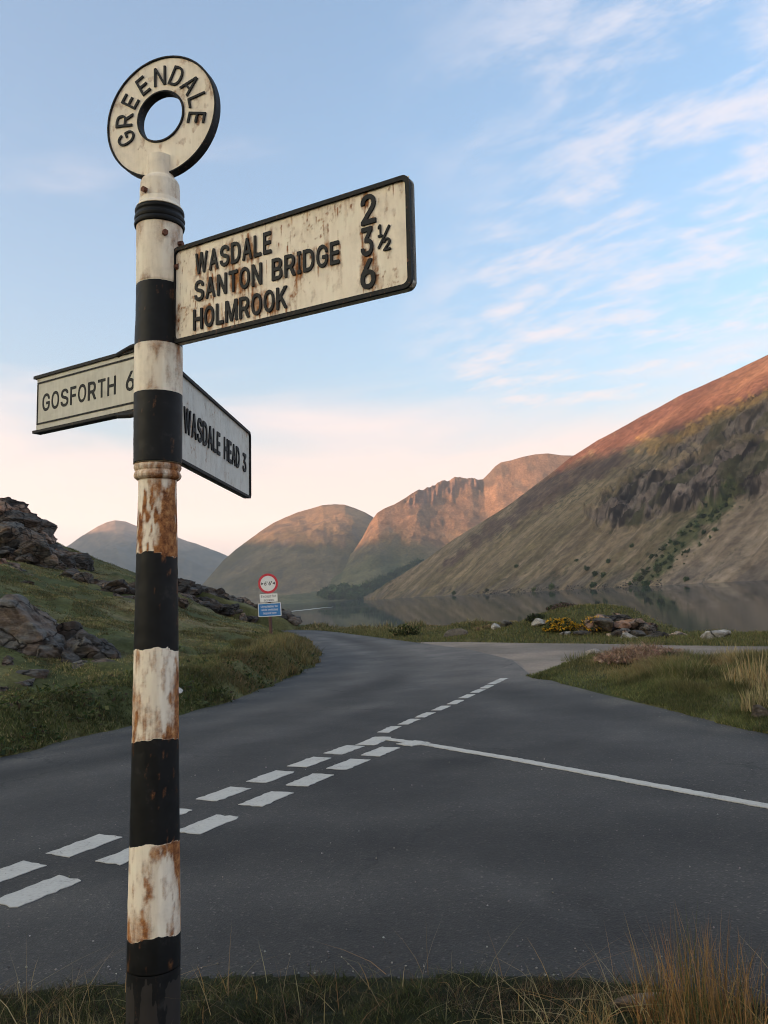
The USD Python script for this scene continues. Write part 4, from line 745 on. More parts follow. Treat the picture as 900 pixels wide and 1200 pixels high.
outcrop('rock_outcrop', 'low dark jointed rock on the bank between the big rounded rock and the fingerpost shaft', [
    blk(80, 752, 16.0, 0.75, 0.8, 1.1, 21, DARK), blk(96, 764, 15.4, 0.85, 0.85, 1.1, 22, GREY), blk(112, 764, 15.5, 0.8, 0.7, 1.0, 23, DARK), blk(126, 772, 15.3, 0.62, 0.5, 0.8, 24, DARK), blk(100, 784, 14.6, 0.55, 0.36, 0.6, 25, GREY), blk(120, 783, 14.6, 0.55, 0.28, 0.5, 26, GREY), blk(84, 777, 14.8, 0.42, 0.5, 0.5, 27, DARK)])
def crag_line(seed, pts, n, smin, smax, colours, jitter=6, flat=0.8):
    r = np.random.default_rng(seed); P = np.array(pts, float); out = []
    for k in range(n):
        t = (k + r.uniform(-0.4, 0.4)) / max(n - 1, 1) * (len(P) - 1); t = min(max(t, 0), len(P) - 1.001); i = int(t); q = P[i] + (P[i + 1] - P[i]) * (t - i)
        s = r.uniform(smin, smax); s = s * (0.7 + 0.5 * r.random())
        out.append(blk(q[0] + r.normal(0, jitter), q[1] + r.normal(0, jitter * 0.5), q[2] + r.normal(0, 0.5), s * r.uniform(0.9, 1.5), s * r.uniform(0.7, 1.1) * flat, s * r.uniform(0.8, 1.4), seed * 50 + k, colours[r.integers(len(colours))]))
    return out
outcrop('rock_outcrop', 'brown craggy ridge of rock on the skyline at the upper left',
    crag_line(31, [(-70, 600, 36.5), (-30, 602, 36.5), (0, 603, 36), (16, 612, 36), (34, 632, 35.8), (52, 648, 35.6), (70, 660, 35.6), (86, 669, 35.8)], 48, 0.9, 1.7, [WARM, GREY, PINK, DARK], 4, 0.95) + crag_line(32, [(-60, 620, 34.6), (-20, 622, 34.4), (0, 628, 34.2), (22, 636, 34.2), (42, 650, 34.4), (62, 662, 34.6), (82, 674, 35)], 44, 0.8, 1.5, [WARM, GREY, DARK, DARK], 5, 0.95) + crag_line(42, [(-40, 645, 33.3), (0, 648, 33.2), (20, 650, 33.2), (45, 656, 33.6)], 26, 0.4, 0.8, [WARM, GREY, DARK], 5))
outcrop('rock_outcrop', 'broken grey rock band on the grassy slope just left of the shaft',
    crag_line(33, [(82, 680, 29.2), (96, 684, 28.8), (110, 690, 28.5), (126, 690, 28.5), (140, 694, 28), (156, 700, 28), (170, 704, 27.5), (215, 700, 30)], 30, 0.5, 0.9, [GREY, WARM, DARK], 5) + crag_line(34, [(112, 700, 27.8), (130, 702, 27.6), (146, 708, 27), (158, 714, 26.5), (170, 720, 26.5)], 18, 0.36, 0.7, [GREY, PALEW, GREY, DARK], 5))
outcrop('rock_outcrop', 'small scatter of brown rock under the upper left ridge',
    crag_line(35, [(0, 662, 27), (12, 668, 26.5), (24, 674, 26), (30, 684, 25)], 12, 0.35, 0.62, [WARM, DARK, PINK], 5))
outcrop('rock_outcrop', 'dark rocky ridge running down to the lake behind the blue plated road sign',
    crag_line(36, [(208, 688, 45), (228, 692, 46.5), (250, 699, 47.5), (270, 708, 48.5), (290, 715, 48.5), (310, 720, 48.5), (328, 726, 48), (342, 731, 47.7)], 84, 0.65, 1.3, [DARK, GREY, WARM, DARK], 4) + crag_line(37, [(208, 704, 43), (235, 708, 44.5), (262, 716, 46), (290, 724, 46.7)], 44, 0.5, 1.0, [WARM, GREY, DARK], 6))
outcrop('rock_outcrop', 'pinkish brown slabby rock knoll at the lake edge beside the gorse',
    crag_line(38, [(690, 733, 24.6), (706, 731, 24.7), (722, 732, 24.6), (738, 734, 24.4), (754, 737, 24.2), (768, 740, 24.0)], 64, 0.30, 0.60, [PINK, PINK, WARM, DARK], 6, 0.85) + crag_line(39, [(720, 742, 23.6), (744, 744, 23.3), (766, 746, 23.0), (784, 748, 22.5), (796, 748, 22.3)], 34, 0.20, 0.42, [GREY, DARK, PALEW, DARK], 4))
BOULDERS = [(838, 754, 20.2, 0.62, 0.26, 0.30, 71, PALEW, 'flat topped pale boulder alone at the right of the lay-by'), (736, 749, 22.6, 0.50, 0.20, 0.3, 72, PALEW, 'pale low stone at the foot of the lakeside knoll'),
    (534, 750, 28.0, 0.66, 0.30, 0.4, 73, WARM, 'rounded brown stone on the grass strip left of the lay-by'), (582, 749, 26.8, 0.26, 0.24, 0.3, 74, PALEW, 'small upright pale stone left of the gorse bush'), (594, 748, 26.6, 0.34, 0.24, 0.3, 75, GREY, 'small grey stone next to the upright pale one'),
    (634, 748, 25.0, 0.42, 0.22, 0.3, 76, PALEW, 'pale stone touching the left side of the gorse bush'), (684, 750, 23.8, 0.62, 0.16, 0.3, 77, GREY, 'long low stone right of the gorse bush'), (662, 751, 24.0, 0.3, 0.12, 0.2, 78, PALEW, 'thin pale stone in front of the gorse bush'),
    (206, 807, 12.6, 0.17, 0.10, 0.12, 79, (0.55, 0.53, 0.5), 'small white stone low on the bank right of the shaft'), (742, 1168, 3.0, 0.17, 0.05, 0.10, 80, (0.26, 0.20, 0.15), 'flat buff stone in the near verge beside the rushes'), (893, 842, 8.7, 0.20, 0.12, 0.16, 81, WARM, 'brown stone under the pale rushes at the right edge'),
    (694, 772, 18.4, 0.34, 0.18, 0.2, 82, (0.34, 0.3, 0.27), 'half hidden stone in the grass behind the dead bracken')]
for px, row, Y, w_, h, dpt, seed, c, lab in BOULDERS:
    x, y = spot(px, row, Y); g0 = gzz(x, y)
    v, f = rock(seed, (w_ * 1.1, dpt, h * 1.15), 11, 4, 0.12, 0.02)
    n = meshkit.fbm(v * 6.0 + seed, 4, 192); col = lerp(np.array(c) * 0.8, np.array(c) * 1.1, smooth(0.4, 0.6, n))
    lo = thing('boulder', lab, 'rock', None, (x, y, g0))
    obj('stone', (v + [0, 0, h * 0.35], f), 'rock', lo, smooth=True, col=col)

# ---------------------------------------------------------------- grass, rushes and bushes
GREEN1, GREEN2, OLIV, STRAW, BROWN, TAN = (0.064, 0.074, 0.023), (0.108, 0.112, 0.038), (0.165, 0.140, 0.058), (0.30, 0.235, 0.115), (0.15, 0.095, 0.05), (0.36, 0.22, 0.085)
def blades(P, h, w, lean, col, seed, bend=0.5, seg=2):
    """Tapering blades standing on P: each seg+1 levels, curved over by lean (per blade)."""
    r = np.random.default_rng(seed); n = len(P); a = r.uniform(0, 2 * np.pi, n); b = r.uniform(0, 2 * np.pi, n)
    dirv = np.stack([np.cos(a), np.sin(a), 0 * a], -1); wid = np.stack([np.cos(b), np.sin(b), 0 * b], -1)
    t = np.linspace(0, 1, seg + 1); V = []
    for k, tk in enumerate(t):
        c = P + np.array([0, 0, 1.0]) * (h * (tk - 0.25 * bend * lean * tk ** 2))[:, None] + dirv * (h * lean * tk ** (1 + bend))[:, None]
        ww = (w * (1 - tk) ** 0.7 * 0.5)[:, None] * wid
        V += [c] if k == seg else [c - ww, c + ww]
    V = np.stack(V, 1); m = V.shape[1]
    tri = []
    for k in range(seg - 1): tri += [(2 * k, 2 * k + 1, 2 * k + 3), (2 * k, 2 * k + 3, 2 * k + 2)]
    tri += [(2 * seg - 2, 2 * seg - 1, 2 * seg)]
    F = (np.arange(n)[:, None, None] * m + np.array(tri)).reshape(-1, 3)
    return (V.reshape(-1, 3), F), np.repeat(np.clip(col, 0, 1), m, 0)
def pick(r, n, cols, wts):
    c = np.array(cols)[r.choice(len(cols), n, p=np.array(wts) / sum(wts))]; return c * r.uniform(0.7, 1.3, (n, 1)) * r.uniform(0.92, 1.08, (n, 3))
def wedge(r, n, a0, a1, r0, r1):                                    # evenly thick to the eye: more plants where near
    a = np.radians(r.uniform(a0, a1, n)); d = np.exp(r.uniform(math.log(r0), math.log(r1), n)); return d * np.sin(a), d * np.cos(a)
def merge(parts):
    V, F, C, o = [], [], [], 0
    for (v, f), c in parts: V.append(v); F.append(f + o); C.append(c); o += len(v)
    return (np.vstack(V), np.vstack(F)), np.vstack(C)
def stand(x, y, dz=-0.01): return np.stack([x, y, ground_z(x, y) + dz], -1)

# the bank on the left and the slope above it
r = np.random.default_rng(201)
x, y = wedge(r, 420000, -29, -3, 8.2, 46)
k = (inside(BANK, x, y) | inside(HILL, x, y)); x, y = x[k], y[k]
rd = np.hypot(x, y); d = dist(BANK_LINE, x, y)
clump = fb(x, y, 0.55, 3, 202); zone = fb(x, y, 2.3, 4, 203); zone2 = fb(x, y, 5.0, 3, 23)
free = np.ones(len(x), bool)
for rx, ry, rq in ROCKS: free &= (x - rx) ** 2 + (y - ry) ** 2 > rq * rq
keep = free & (r.random(len(x)) < np.clip(0.12 + 1.5 * smooth(0.38, 0.62, clump), 0, 1)); x, y, rd, d, clump, zone, zone2 = (q[keep] for q in (x, y, rd, d, clump, zone, zone2))
n = len(x); rank = smooth(2.6, 0.4, d)                              # longer, darker growth along the lip
tall = smooth(-4.0, -2.6, x) * smooth(12, 16, y) * smooth(3.5, 0.6, d)
bare = smooth(0.54, 0.66, fb(x, y, 0.9, 3, 206)); h = (0.020 + 0.065 * r.random(n) * clump * 1.4) * (1 + 0.35 * rank * (0.3 + clump) + 2.6 * tall) * (1 - 0.55 * bare); w = 0.0035 + 0.0009 * rd
col = lerp(pick(r, n, [GREEN2, OLIV, STRAW, GREEN1], [3, 5, 1.6, 1]), pick(r, n, [GREEN1, GREEN2, OLIV, STRAW], [5, 3, 1, 0.35]), rank)
col = lerp(col, pick(r, n, [STRAW, BROWN, OLIV], [1.2, 2.4, 2]), 0.8 * smooth(0.50, 0.62, zone2) * smooth(0.35, 0.58, zone) * (1 - rank))
col = lerp(col, pick(r, n, [(0.055, 0.045, 0.025), BROWN, GREEN1], [3, 2, 1]), 0.75 * bare)
col = col * (0.62 + 0.75 * smooth(0.34, 0.64, fb(x, y, 0.8, 4, 207)))[:, None]
col = lerp(col, pick(r, n, [STRAW, OLIV, TAN], [2, 2, 1]), 0.55 * tall)
p1 = blades(stand(x, y), h, w, r.uniform(0.2, 0.9, n), col, 204)
def herbs(r, n, inside_f, a0, a1, r0, r1, size, cols, wts, per=14):
    x, y = wedge(r, n, a0, a1, r0, r1); k = inside_f(x, y); x, y = x[k], y[k]; n = len(x); s = size * r.uniform(0.5, 1.4, n)
    P = np.repeat(stand(x, y), per, 0) + np.stack([r.normal(0, 1, n * per) * np.repeat(s, per), r.normal(0, 1, n * per) * np.repeat(s, per), np.abs(r.normal(0, 0.9, n * per)) * np.repeat(s, per)], -1)
    a, b = r.normal(size=(n * per, 3)), r.normal(size=(n * per, 3)); q = 0.30 * np.repeat(s, per)[:, None] * r.uniform(0.5, 1.2, (n * per, 1))
    V = np.stack([P - a * q, P + b * q * 0.6, P + a * q, P - b * q * 0.6], 1).reshape(-1, 3); F = (np.arange(n * per)[:, None, None] * 4 + np.array([(0, 1, 2), (0, 2, 3)])).reshape(-1, 3)
    return (V, F), np.repeat(np.clip(pick(r, n * per, cols, wts), 0, 1), 4, 0)
r = np.random.default_rng(208)
p2 = herbs(r, 9000, lambda x, y: inside(BANK, x, y) & (dist(BANK_LINE, x, y) < 0.3 + 2.6 * fb(x, y, 1.1, 3, 209) ** 1.5) & (fb(x, y, 0.6, 3, 210) > 0.47), -29, -4, 8.4, 30, 0.06, [(0.04, 0.062, 0.02), GREEN1, GREEN2, (0.055, 0.04, 0.025)], [4, 3, 1.6, 1.2])
m, c = merge([p1, p2])
obj('bank_grass', m, 'blade', col=c, label='rough green and straw grass on the left bank', kind='stuff')
# the grass island on the right
r = np.random.default_rng(211)
x, y = wedge(r, 240000, 4, 30, 7.2, 19)
k = inside(ISLE, x, y); x, y = x[k], y[k]; d = dist(ISLE.exterior, x, y); n = len(x); rd = np.hypot(x, y)
q = project(stand(x, y)); back = smooth(812, 785, q[:, 1] - 0.13 * (q[:, 0] - 760)) * smooth(0.1, 0.5, d); cl = fb(x, y, 0.7, 3, 212)
keep = r.random(n) < 0.35 + 0.9 * smooth(0.35, 0.6, cl); x, y, d, rd, back, cl = (v_[keep] for v_ in (x, y, d, rd, back, cl)); n = len(x)
tus = smooth(0.45, 0.66, cl) * back
HEAP = at_y(750, 790, 14.4)
k = ((x - HEAP[0]) / 0.75) ** 2 + ((y - HEAP[1]) / 0.8) ** 2 > r.random(n); x, y, d, rd, back, cl, tus = (v_[k] for v_ in (x, y, d, rd, back, cl, tus)); n = len(x)
farb = smooth(13.5, 15.5, y)
h = 0.025 + 0.04 * r.random(n) + (0.05 + 0.20 * r.random(n)) * tus * (1 - 0.55 * farb) + 0.03 * back; w = 0.003 + 0.0008 * rd
col = lerp(pick(r, n, [GREEN1, GREEN2, OLIV], [3, 5, 1]), pick(r, n, [GREEN2, OLIV, STRAW, GREEN1], [4, 3, 1.0, 1.4]), back) * (0.75 + 0.5 * smooth(0.36, 0.62, fb(x, y, 0.5, 3, 216)))[:, None]
col = lerp(col, pick(r, n, [STRAW, TAN, BROWN], [3, 1, 1]), 0.75 * smooth(0.54, 0.66, fb(x, y, 1.6, 3, 213)) * back)
m, c = blades(stand(x, y), h, w, r.uniform(0.15, 0.8, n), col, 214)
obj('island_grass', m, 'blade', col=c, label='tussocky grass on the island right of the junction', kind='stuff')
# the strip along the lake
r = np.random.default_rng(221)
x, y = wedge(r, 170000, -8, 31, 17, 48)
k = inside(LAND, x, y) & ~inside(ASPHALT, x, y) & ~inside(GRAVEL, x, y) & ~inside(ISLE, x, y) & ~inside(BANK, x, y) & ~inside(HILL, x, y) & (dist(LAND_EDGE, x, y) > 0.1); x, y = x[k], y[k]; n = len(x); rd = np.hypot(x, y)
cl = fb(x, y, 1.3, 3, 222); le = smooth(3.5, 0.5, dist(LAND_EDGE, x, y)) * (x < 4)
h = 0.05 + 0.08 * r.random(n) + (0.10 + 0.30 * r.random(n)) * smooth(0.5, 0.66, cl) * le; w = 0.003 + 0.0009 * rd
col = lerp(pick(r, n, [GREEN2, OLIV, GREEN1], [4, 4, 1]), pick(r, n, [STRAW, OLIV, BROWN, GREEN1], [1.6, 2, 1.2, 2]), le)
m, c = blades(stand(x, y), h, w, r.uniform(0.2, 0.8, n), col, 224)
obj('shore_grass', m, 'blade', col=c, label='short grass and tussocks on the strip along the lake shore', kind='stuff')
# the near verge: matted, dark, with dead stalks through it
r = np.random.default_rng(231)
x, y = r.uniform(-2.2, 2.1, 90000), r.uniform(2.2, 3.7, 90000)
k = inside(VERGE, x, y); x, y = x[k], y[k]; d = dist(VERGE_LINE, x, y); cl = fb(x, y, 0.14, 3, 232); z2 = fb(x, y, 0.5, 3, 233)
keep = r.random(len(x)) < smooth(-0.02, 0.10, d) * (0.25 + 0.9 * smooth(0.38, 0.6, cl)); x, y, d, z2 = x[keep], y[keep], d[keep], z2[keep]; n = len(x)
h = 0.022 + 0.045 * r.random(n) ** 1.5 + 0.03 * smooth(0.5, 0.65, z2) * r.random(n)
col = lerp(pick(r, n, [GREEN1, GREEN2, (0.03, 0.04, 0.014), STRAW, BROWN], [4, 3, 3, 0.7, 1.5]), pick(r, n, [BROWN, (0.05, 0.04, 0.025), STRAW, GREEN1], [3, 3, 1, 2]), smooth(0.5, 0.62, fb(x, y, 0.35, 3, 234)))
p1 = blades(stand(x, y), h, 0.0022 + 0.0022 * r.random(n), r.uniform(0.3, 1.5, n), col * 0.72, 235)
x, y = r.uniform(-2.0, 1.9, 260), r.uniform(2.45, 3.5, 260); k = inside(VERGE, x, y) & (r.random(260) < 0.35 + 0.65 * (np.abs(x + 0.3) > 0.4)); x, y = x[k], y[k]; n = len(x)
p2 = blades(stand(x, y), 0.07 + 0.15 * r.random(n) ** 1.6, 0.0028 + 0.002 * r.random(n), r.uniform(0.05, 0.7, n), pick(r, n, [STRAW, TAN, OLIV], [4, 2, 1]), 236, seg=4)
x, y = r.uniform(-2.0, 1.6, 240), r.uniform(2.6, 3.45, 240); k = inside(VERGE, x, y); x, y = x[k], y[k]; n = len(x)
p3 = blades(stand(x, y, 0.012), 0.06 + 0.12 * r.random(n), 0.0022 + 0.0018 * r.random(n), r.uniform(1.6, 3.2, n), pick(r, n, [STRAW, BROWN, TAN], [3, 3, 1]), 237, seg=3)
m, c = merge([p1, p2, p3])
obj('verge_grass', m, 'blade', col=c, label='dark matted grass with dead stalks on the near verge', kind='stuff')

def rush(name, label, cat, x, y, n, spread, h0, h1, w, cols, wts, seed, lean=0.25, litter=0, group=None):
    r = np.random.default_rng(seed); z = gzz(x, y); t = thing(name, label, cat, group, (x, y, z))
    a = r.uniform(0, 2 * np.pi, n); rr = np.sqrt(r.random(n)) * spread; P = np.stack([rr * np.cos(a), rr * np.sin(a) * 0.8, 0 * a - 0.01], -1)
    edge = (rr / spread); hh = r.uniform(h0, h1, n) * (1 - 0.45 * edge ** 2) 
    b = int(n * 0.62)
    m, c = blades(P[:b], hh[:b], w * r.uniform(0.7, 1.3, b), lean * r.uniform(0.1, 1.0, b) * (0.4 + edge[:b]), pick(r, b, cols, wts), seed + 1, seg=5)
    obj('stems', m, 'blade', t, col=c)
    m, c = blades(P[b:], hh[b:] * 0.55, w * r.uniform(0.7, 1.3, n - b), lean * r.uniform(0.6, 2.4, n - b), pick(r, n - b, [GREEN1, OLIV, BROWN], [2, 2, 1]), seed + 2, seg=4)
    obj('lower_leaves', m, 'blade', t, col=c)
    if litter:
        P2 = np.stack([r.normal(0, spread, litter), r.normal(0, spread * 0.6, litter), r.uniform(0.01, 0.10, litter)], -1)
        m, c = blades(P2, r.uniform(0.1, 0.24, litter), w * r.uniform(0.8, 1.5, litter), r.uniform(1.2, 2.8, litter), pick(r, litter, [STRAW, TAN], [2, 1]), seed + 3, seg=3); obj('fallen_stems', m, 'blade', t, col=c)
    return t
rush('rush_clump', 'tall orange-tan rush clump in the near verge at the lower right', 'rushes', 0.94, 2.78, 640, 0.22, 0.24, 0.50, 0.0038, [(0.25, 0.14, 0.05), (0.34, 0.20, 0.08), (0.16, 0.08, 0.03), (0.09, 0.085, 0.03), GREEN1], [4, 2.0, 2.4, 1.6, 1], 301, 0.34, 40)
rush('rush_clump', 'smaller pale rush tuft left of the tall clump in the near verge', 'rushes', 0.58, 2.80, 110, 0.10, 0.14, 0.24, 0.0032, [TAN, STRAW, OLIV], [3, 3, 1], 311, 0.7, 14)
rush('rush_clump', 'short straw tuft in the near verge right of the middle', 'rushes', 0.36, 2.78, 60, 0.09, 0.10, 0.19, 0.003, [STRAW, TAN, OLIV], [4, 2, 1], 321, 0.5, 8)
rush('rush_clump', 'thin straw grass tuft at the foot of the fingerpost on its left', 'rushes', -1.20, 2.98, 80, 0.14, 0.10, 0.19, 0.0028, [STRAW, OLIV, TAN], [4, 2, 1], 331, 0.5, 10)
x, y = spot(882, 800, 10.6); rush('rush_clump', 'pale straw rush clump at the right edge of the grass island', 'rushes', x, y, 420, 0.34, 0.30, 0.62, 0.011, [STRAW, (0.42, 0.33, 0.17), TAN, OLIV], [4, 3, 1, 1], 341, 0.35)
x, y = spot(893, 834, 9.0); rush('rush_clump', 'straw rush clump above the brown stone at the right edge', 'rushes', x, y, 260, 0.22, 0.22, 0.45, 0.009, [STRAW, (0.42, 0.33, 0.17), OLIV], [4, 2, 1], 351, 0.4)
x, y = spot(866, 782, 13.6); rush('rush_clump', 'tall pale grass clump at the back right of the grass island', 'rushes', x, y, 300, 0.42, 0.22, 0.48, 0.013, [STRAW, (0.42, 0.33, 0.17), OLIV], [4, 2, 2], 361, 0.4)
for px, row, Y, lab, sd in ((682, 780, 17.2, 'green rush tussock at the left back of the grass island', 371), (706, 776, 17.2, 'second green tussock beside the leftmost one on the grass island', 375), (778, 778, 16.0, 'green tussock behind the dead bracken, right of it', 381), (800, 775, 16.0, 'dark green tussock near the middle back of the grass island', 385)):
    x, y = spot(px, row, Y); rush('rush_clump', lab, 'rushes', x, y, 230, 0.42, 0.14, 0.32, 0.013, [GREEN2, OLIV, GREEN1, STRAW], [4, 3, 3, 0.8], sd, 0.5)
# loose grit washed to the edges of the tarmac
r = np.random.default_rng(631); parts = []
for ln, n_, off in ((VERGE_EDGE, 900, 0.16), (BANK_EDGE[:150], 700, 0.22), (list(ISLE.exterior.coords), 500, 0.2)):
    l = LineString(ln); q = shapely.get_coordinates(shapely.line_interpolate_point(l, r.uniform(0, l.length, n_))) + r.normal(0, off, (n_, 2)); q = q[inside(ASPHALT, q[:, 0], q[:, 1])]; parts.append(q)
q = np.vstack(parts + [np.stack([r.uniform(-3, 3, 260), r.uniform(3.4, 9, 260)], -1)]); n = len(q)
oc = np.array([(1, 0, 0), (0, 1, 0), (-1, 0, 0), (0, -1, 0), (0, 0, 1), (0, 0, -1.0)]); of = np.array([(0, 1, 4), (1, 2, 4), (2, 3, 4), (3, 0, 4), (1, 0, 5), (2, 1, 5), (3, 2, 5), (0, 3, 5)])
V = oc[None] * r.uniform(0.0018, 0.0065, (n, 1, 1)) * r.uniform(0.6, 1.4, (n, 6, 3)) + np.column_stack([q, np.full(n, 0.003)])[:, None]
obj('grit', (V.reshape(-1, 3), (np.arange(n)[:, None, None] * 6 + of).reshape(-1, 3)), 'gravel', col=np.repeat(pick(r, n, [(0.20, 0.18, 0.16), (0.12, 0.11, 0.10), (0.32, 0.29, 0.25)], [3, 3, 1]), 6, 0), label='loose grit along the edges of the tarmac', kind='stuff')
# dead bracken, gorse, heather
def leafy(seed, n, size, leaf, cols, wts, flat=0.5, hollow=0.5):
    r = np.random.default_rng(seed); d = r.normal(size=(n, 3)); d /= np.linalg.norm(d, axis=1)[:, None]; d[:, 2] = np.abs(d[:, 2])
    rad = hollow + (1 - hollow) * r.random(n); rad *= 0.72 + 0.56 * meshkit.noise(d * 2.4 + seed, seed)
    P = d * rad[:, None] * np.asarray(size)
    a, b = r.normal(size=(n, 3)), r.normal(size=(n, 3)); a /= np.linalg.norm(a, axis=1)[:, None]; b = np.cross(a, b); b /= np.linalg.norm(b, axis=1)[:, None]
    s = leaf * r.uniform(0.5, 1.3, (n, 1)); V = np.stack([P - a * s, P + b * s * 0.5, P + a * s, P - b * s * 0.5], 1).reshape(-1, 3)
    F = (np.arange(n)[:, None, None] * 4 + np.array([(0, 1, 2), (0, 2, 3)])).reshape(-1, 3)
    return (V, F), np.repeat(np.clip(pick(r, n, cols, wts), 0, 1), 4, 0)
x, y = HEAP[:2]; z = gzz(x, y); t = thing('dead_bracken', 'pinkish tan heap of dead bracken on the grass island', 'bracken', None, (x, y, z))
r = np.random.default_rng(401); n = 1500; a = r.uniform(0, 2 * np.pi, n); rr = np.sqrt(r.random(n)); P = np.stack([rr * np.cos(a) * 0.66, rr * np.sin(a) * 0.8, 0.20 * (1 - rr ** 2) * r.random(n)], -1)
m, c = blades(P, r.uniform(0.08, 0.22, n), 0.011 * r.uniform(0.6, 1.4, n), r.uniform(0.4, 1.8, n), pick(r, n, [(0.27, 0.17, 0.115), (0.33, 0.225, 0.145), (0.20, 0.115, 0.075), STRAW], [4, 3, 3, 1]), 402, seg=3)
obj('fronds', m, 'blade', t, col=c)
m, c = leafy(403, 1400, (0.78, 0.85, 0.22), 0.045, [(0.25, 0.155, 0.11), (0.30, 0.205, 0.14), (0.17, 0.10, 0.07)], [4, 3, 3], hollow=0.5); obj('dead_leaves', m, 'blade', t, col=c)
def bush(name, label, cat, px, row, Y, size, n, leaf, cols, wts, seed, group=None, flowers=None):
    x, y = spot(px, row, Y); z = gzz(x, y); t = thing(name, label, cat, group, (x, y, z))
    m, c = leafy(seed, n, size, leaf, cols, wts); obj('foliage', m, 'blade', t, col=c)
    if flowers:
        m, c = leafy(seed + 1, flowers, tuple(1.06 * s for s in size), leaf * 0.8, [(0.50, 0.27, 0.02), (0.58, 0.34, 0.025), (0.40, 0.20, 0.015)], [3, 3, 2], hollow=0.8); obj('flowers', m, 'blade', t, col=c, kind='stuff')
DKG = (0.035, 0.045, 0.016)
bush('gorse_bush', 'yellow flowering gorse bush by the lay-by', 'gorse', 657, 748, 24.4, (0.50, 0.42, 0.33), 2200, 0.05, [DKG, GREEN1, OLIV], [3, 3, 1], 411, flowers=800)
bush('gorse_bush', 'smaller orange-yellow gorse bush growing against the lakeside knoll', 'gorse', 697, 745, 24.0, (0.42, 0.4, 0.36), 1500, 0.05, [DKG, BROWN, OLIV], [3, 3, 1], 415, flowers=260)
bush('shrub', 'dark low shrub left of the pale stone by the gorse', 'shrub', 630, 742, 25.6, (0.36, 0.3, 0.20), 900, 0.045, [DKG, (0.03, 0.03, 0.02)], [2, 1], 421)
bush('shrub', 'dark heather mound on the grassy hump by the lake', 'shrub', 662, 727, 26.6, (0.55, 0.4, 0.20), 1400, 0.045, [(0.09, 0.06, 0.05), DKG, (0.16, 0.10, 0.075)], [3, 2, 2], 425)
bush('shrub', 'round dark rush bush on the grass strip beside the road bend', 'shrub', 476, 750, 30.5, (0.55, 0.5, 0.45), 1500, 0.06, [GREEN1, DKG, OLIV], [3, 2, 2], 431)
bush('shrub', 'straw coloured bush on the lake side of the grass strip', 'shrub', 600, 734, 30.0, (0.34, 0.3, 0.34), 900, 0.06, [STRAW, BROWN, OLIV], [2, 2, 1], 441)
bush('shrub', 'brown heather clump left of the straw coloured bush by the lake', 'shrub', 578, 736, 31.0, (0.7, 0.4, 0.24), 1200, 0.06, [BROWN, STRAW, OLIV], [3, 1, 2], 445)
bush('shrub', 'brownish dark bush among the tussocks at the right of the grass island', 'shrub', 790, 797, 13.6, (0.42, 0.36, 0.24), 1100, 0.05, [(0.10, 0.065, 0.045), DKG, BROWN], [3, 2, 2], 451)

# ---------------------------------------------------------------- woods and bushes on the far slopes
def clumps(P, size, seed, per=46):
    r = np.random.default_rng(seed); n = len(P); d = r.normal(size=(n, per, 3)); d /= np.linalg.norm(d, axis=2)[..., None]
    c = P[:, None] + d * (r.random((n, per, 1)) ** 0.4) * (np.asarray(size)[:, None, None] * np.array([0.5, 0.5, 0.5])) + np.stack([0 * size, 0 * size, size * 0.35], -1)[:, None]
    a, b = r.normal(size=(n, per, 3)), r.normal(size=(n, per, 3)); s = (np.asarray(size) * 0.22)[:, None, None]
    V = np.stack([c - a * s, c + b * s, c + a * s], 2).reshape(-1, 3); F = np.arange(len(V)).reshape(-1, 3)
    col = pick(r, n, [(0.045, 0.062, 0.024), (0.065, 0.085, 0.034), (0.05, 0.055, 0.028)], [3, 3, 2]); return (V, F), np.repeat(col, per * 3, 0)
def on_fell(P, poly, n, seed):
    k = np.nonzero(inside(Polygon(poly), *project(P).T))[0]; r = np.random.default_rng(seed); return P[r.choice(k, min(n, len(k)), replace=False)]
SV = SCREE
def nearest(P, px, row):
    q = project(P); d = np.hypot(q[:, 0] - px, q[:, 1] - row); k = np.argsort(d)[:6]; return P[k[np.argmin(np.hypot(P[k, 0], P[k, 1]))]]
r = np.random.default_rng(501)
P = np.vstack([on_fell(SV, FERN, 105, 502), on_fell(SV, [(730, 690), (770, 660), (830, 612), (870, 560), (885, 575), (850, 620), (780, 680), (750, 694)], 40, 503)])
m, c = clumps(P, 1.4 + 4.2 * r.random(len(P)) ** 2.2, 504); obj('scrub', m, 'blade', col=c, label='green scrub running down a gully of the scree hillside', kind='stuff')
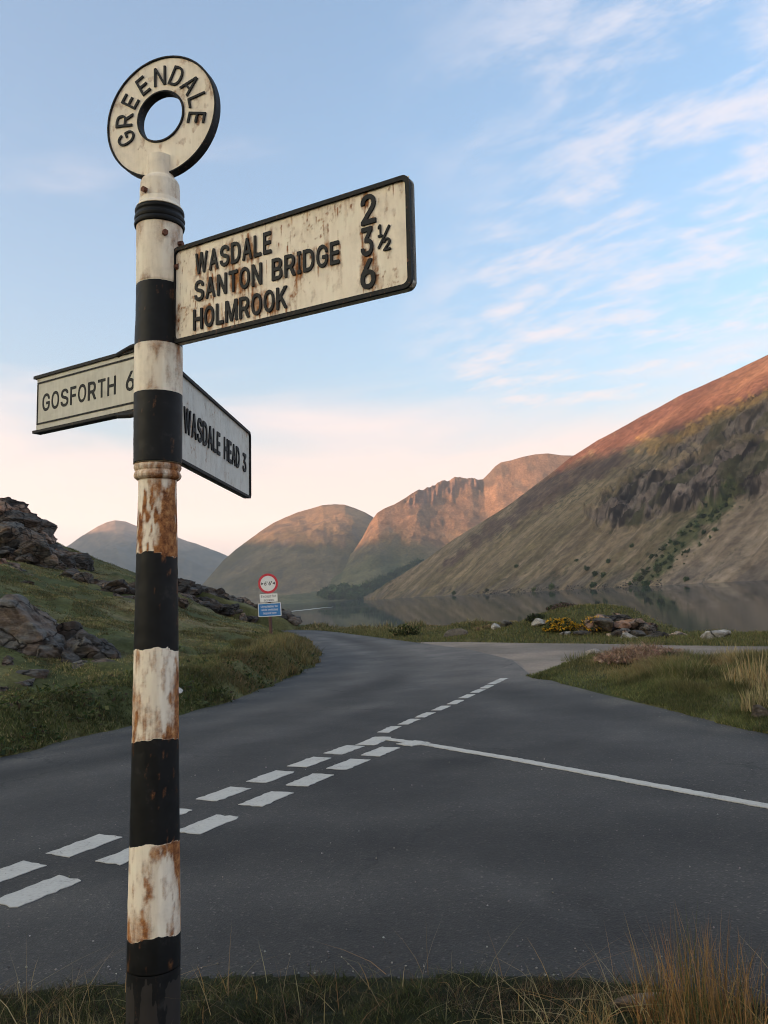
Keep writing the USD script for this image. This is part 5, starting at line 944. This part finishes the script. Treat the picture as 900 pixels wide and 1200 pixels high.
for k, (px, row, s, lab) in enumerate([(605, 664, 7, 'lone dark bush high on the left end of the scree slope'), (647, 689, 8, 'dark bush on the far shore where the stone line begins'), (688, 667, 7, 'leftmost of the three dark bushes close together on the scree'), (697, 674, 8, 'middle and lowest of the three close dark bushes on the scree'), (707, 675, 7, 'rightmost of the three dark bushes close together on the scree'), (712, 659, 6, 'small bush above the right of the three close bushes'), (676, 657, 5, 'tiny bush above and left of the three close bushes'), (695, 687, 8, 'dark bush on the far shore below the three close bushes'),
        (570, 693, 8, 'second bush from the left along the far shore'), (625, 692, 7, 'third bush from the left along the far shore'), (757, 687, 9, 'bush on the far shore at the foot of the scrub gully'), (740, 640, 6, 'small lone bush left of the scrub gully, halfway up'), (803, 680, 6, 'small bush low on the pale scree right of the scrub gully'), (532, 696, 8, 'leftmost bush along the far shore')]):
    p = nearest(SV, px, row); t = thing('hillside_bush', lab, 'bush', 'bushes on the scree hillside', p)
    m, c = clumps(np.zeros((1, 3)), np.array([0.66 * s]), 520 + k, 160); obj('foliage', m, 'blade', t, col=c)
# shoreline wall of dark stones along the foot of the scree
q = project(SV); k = (SV[:, 2] > LZ - 0.2) & (SV[:, 2] < LZ + 5.0) & (q[:, 0] > 560) & (q[:, 0] < 780)
P = SV[k]; P = P[np.random.default_rng(531).choice(len(P), min(260, len(P)), replace=False)]
r = np.random.default_rng(532); sv, sf = trimesh.creation.icosphere(1).vertices, trimesh.creation.icosphere(1).faces
sz = r.uniform(0.4, 1.3, (len(P), 1, 1)); V = (P[:, None] + np.array(sv)[None] * sz * r.uniform(0.6, 1.4, (len(P), 1, 3)) * [1, 1, 0.7] + r.normal(0, 0.12, (len(P), len(sv), 3)) * sz)
obj('shore_stones', (V.reshape(-1, 3), (np.arange(len(P))[:, None, None] * len(sv) + sf).reshape(-1, 3)), 'rock', col=np.repeat(pick(r, len(P), [(0.05, 0.045, 0.042), (0.08, 0.07, 0.065)], [2, 1]), len(sv), 0), label='line of dark stones along the far shore under the scree', kind='stuff')
# the wood on the valley floor between the fells
P = np.vstack([on_fell(CRAGF, [(408, 697), (430, 689), (462, 674), (492, 660), (500, 664), (470, 686), (440, 702), (415, 706)], 520, 541), on_fell(CRAGF, [(372, 697), (410, 690), (450, 690), (450, 702), (385, 703)], 110, 543)])
r = np.random.default_rng(542); m, c = clumps(P, r.uniform(12, 26, len(P)), 544); obj('valley_wood', m, 'blade', col=c, label='dark strip of woodland on the valley floor below the fells', kind='stuff')

# ---------------------------------------------------------------- haze
hz = trimesh.creation.box([24000, 24000, 1500]); hz.apply_translation([0, 2500, 1500 / 2 - 14.0])
usdkit.material(stage, '/World/Looks/haze_air', {'v': ('principled_volume', dict(color=(0.86, 0.91, 1.0), density=HAZE, anisotropy=0.2))}, [], volume='v.volume')
obj('haze', hz, 'haze_air', label='thin blue evening haze over the valley', kind='stuff')
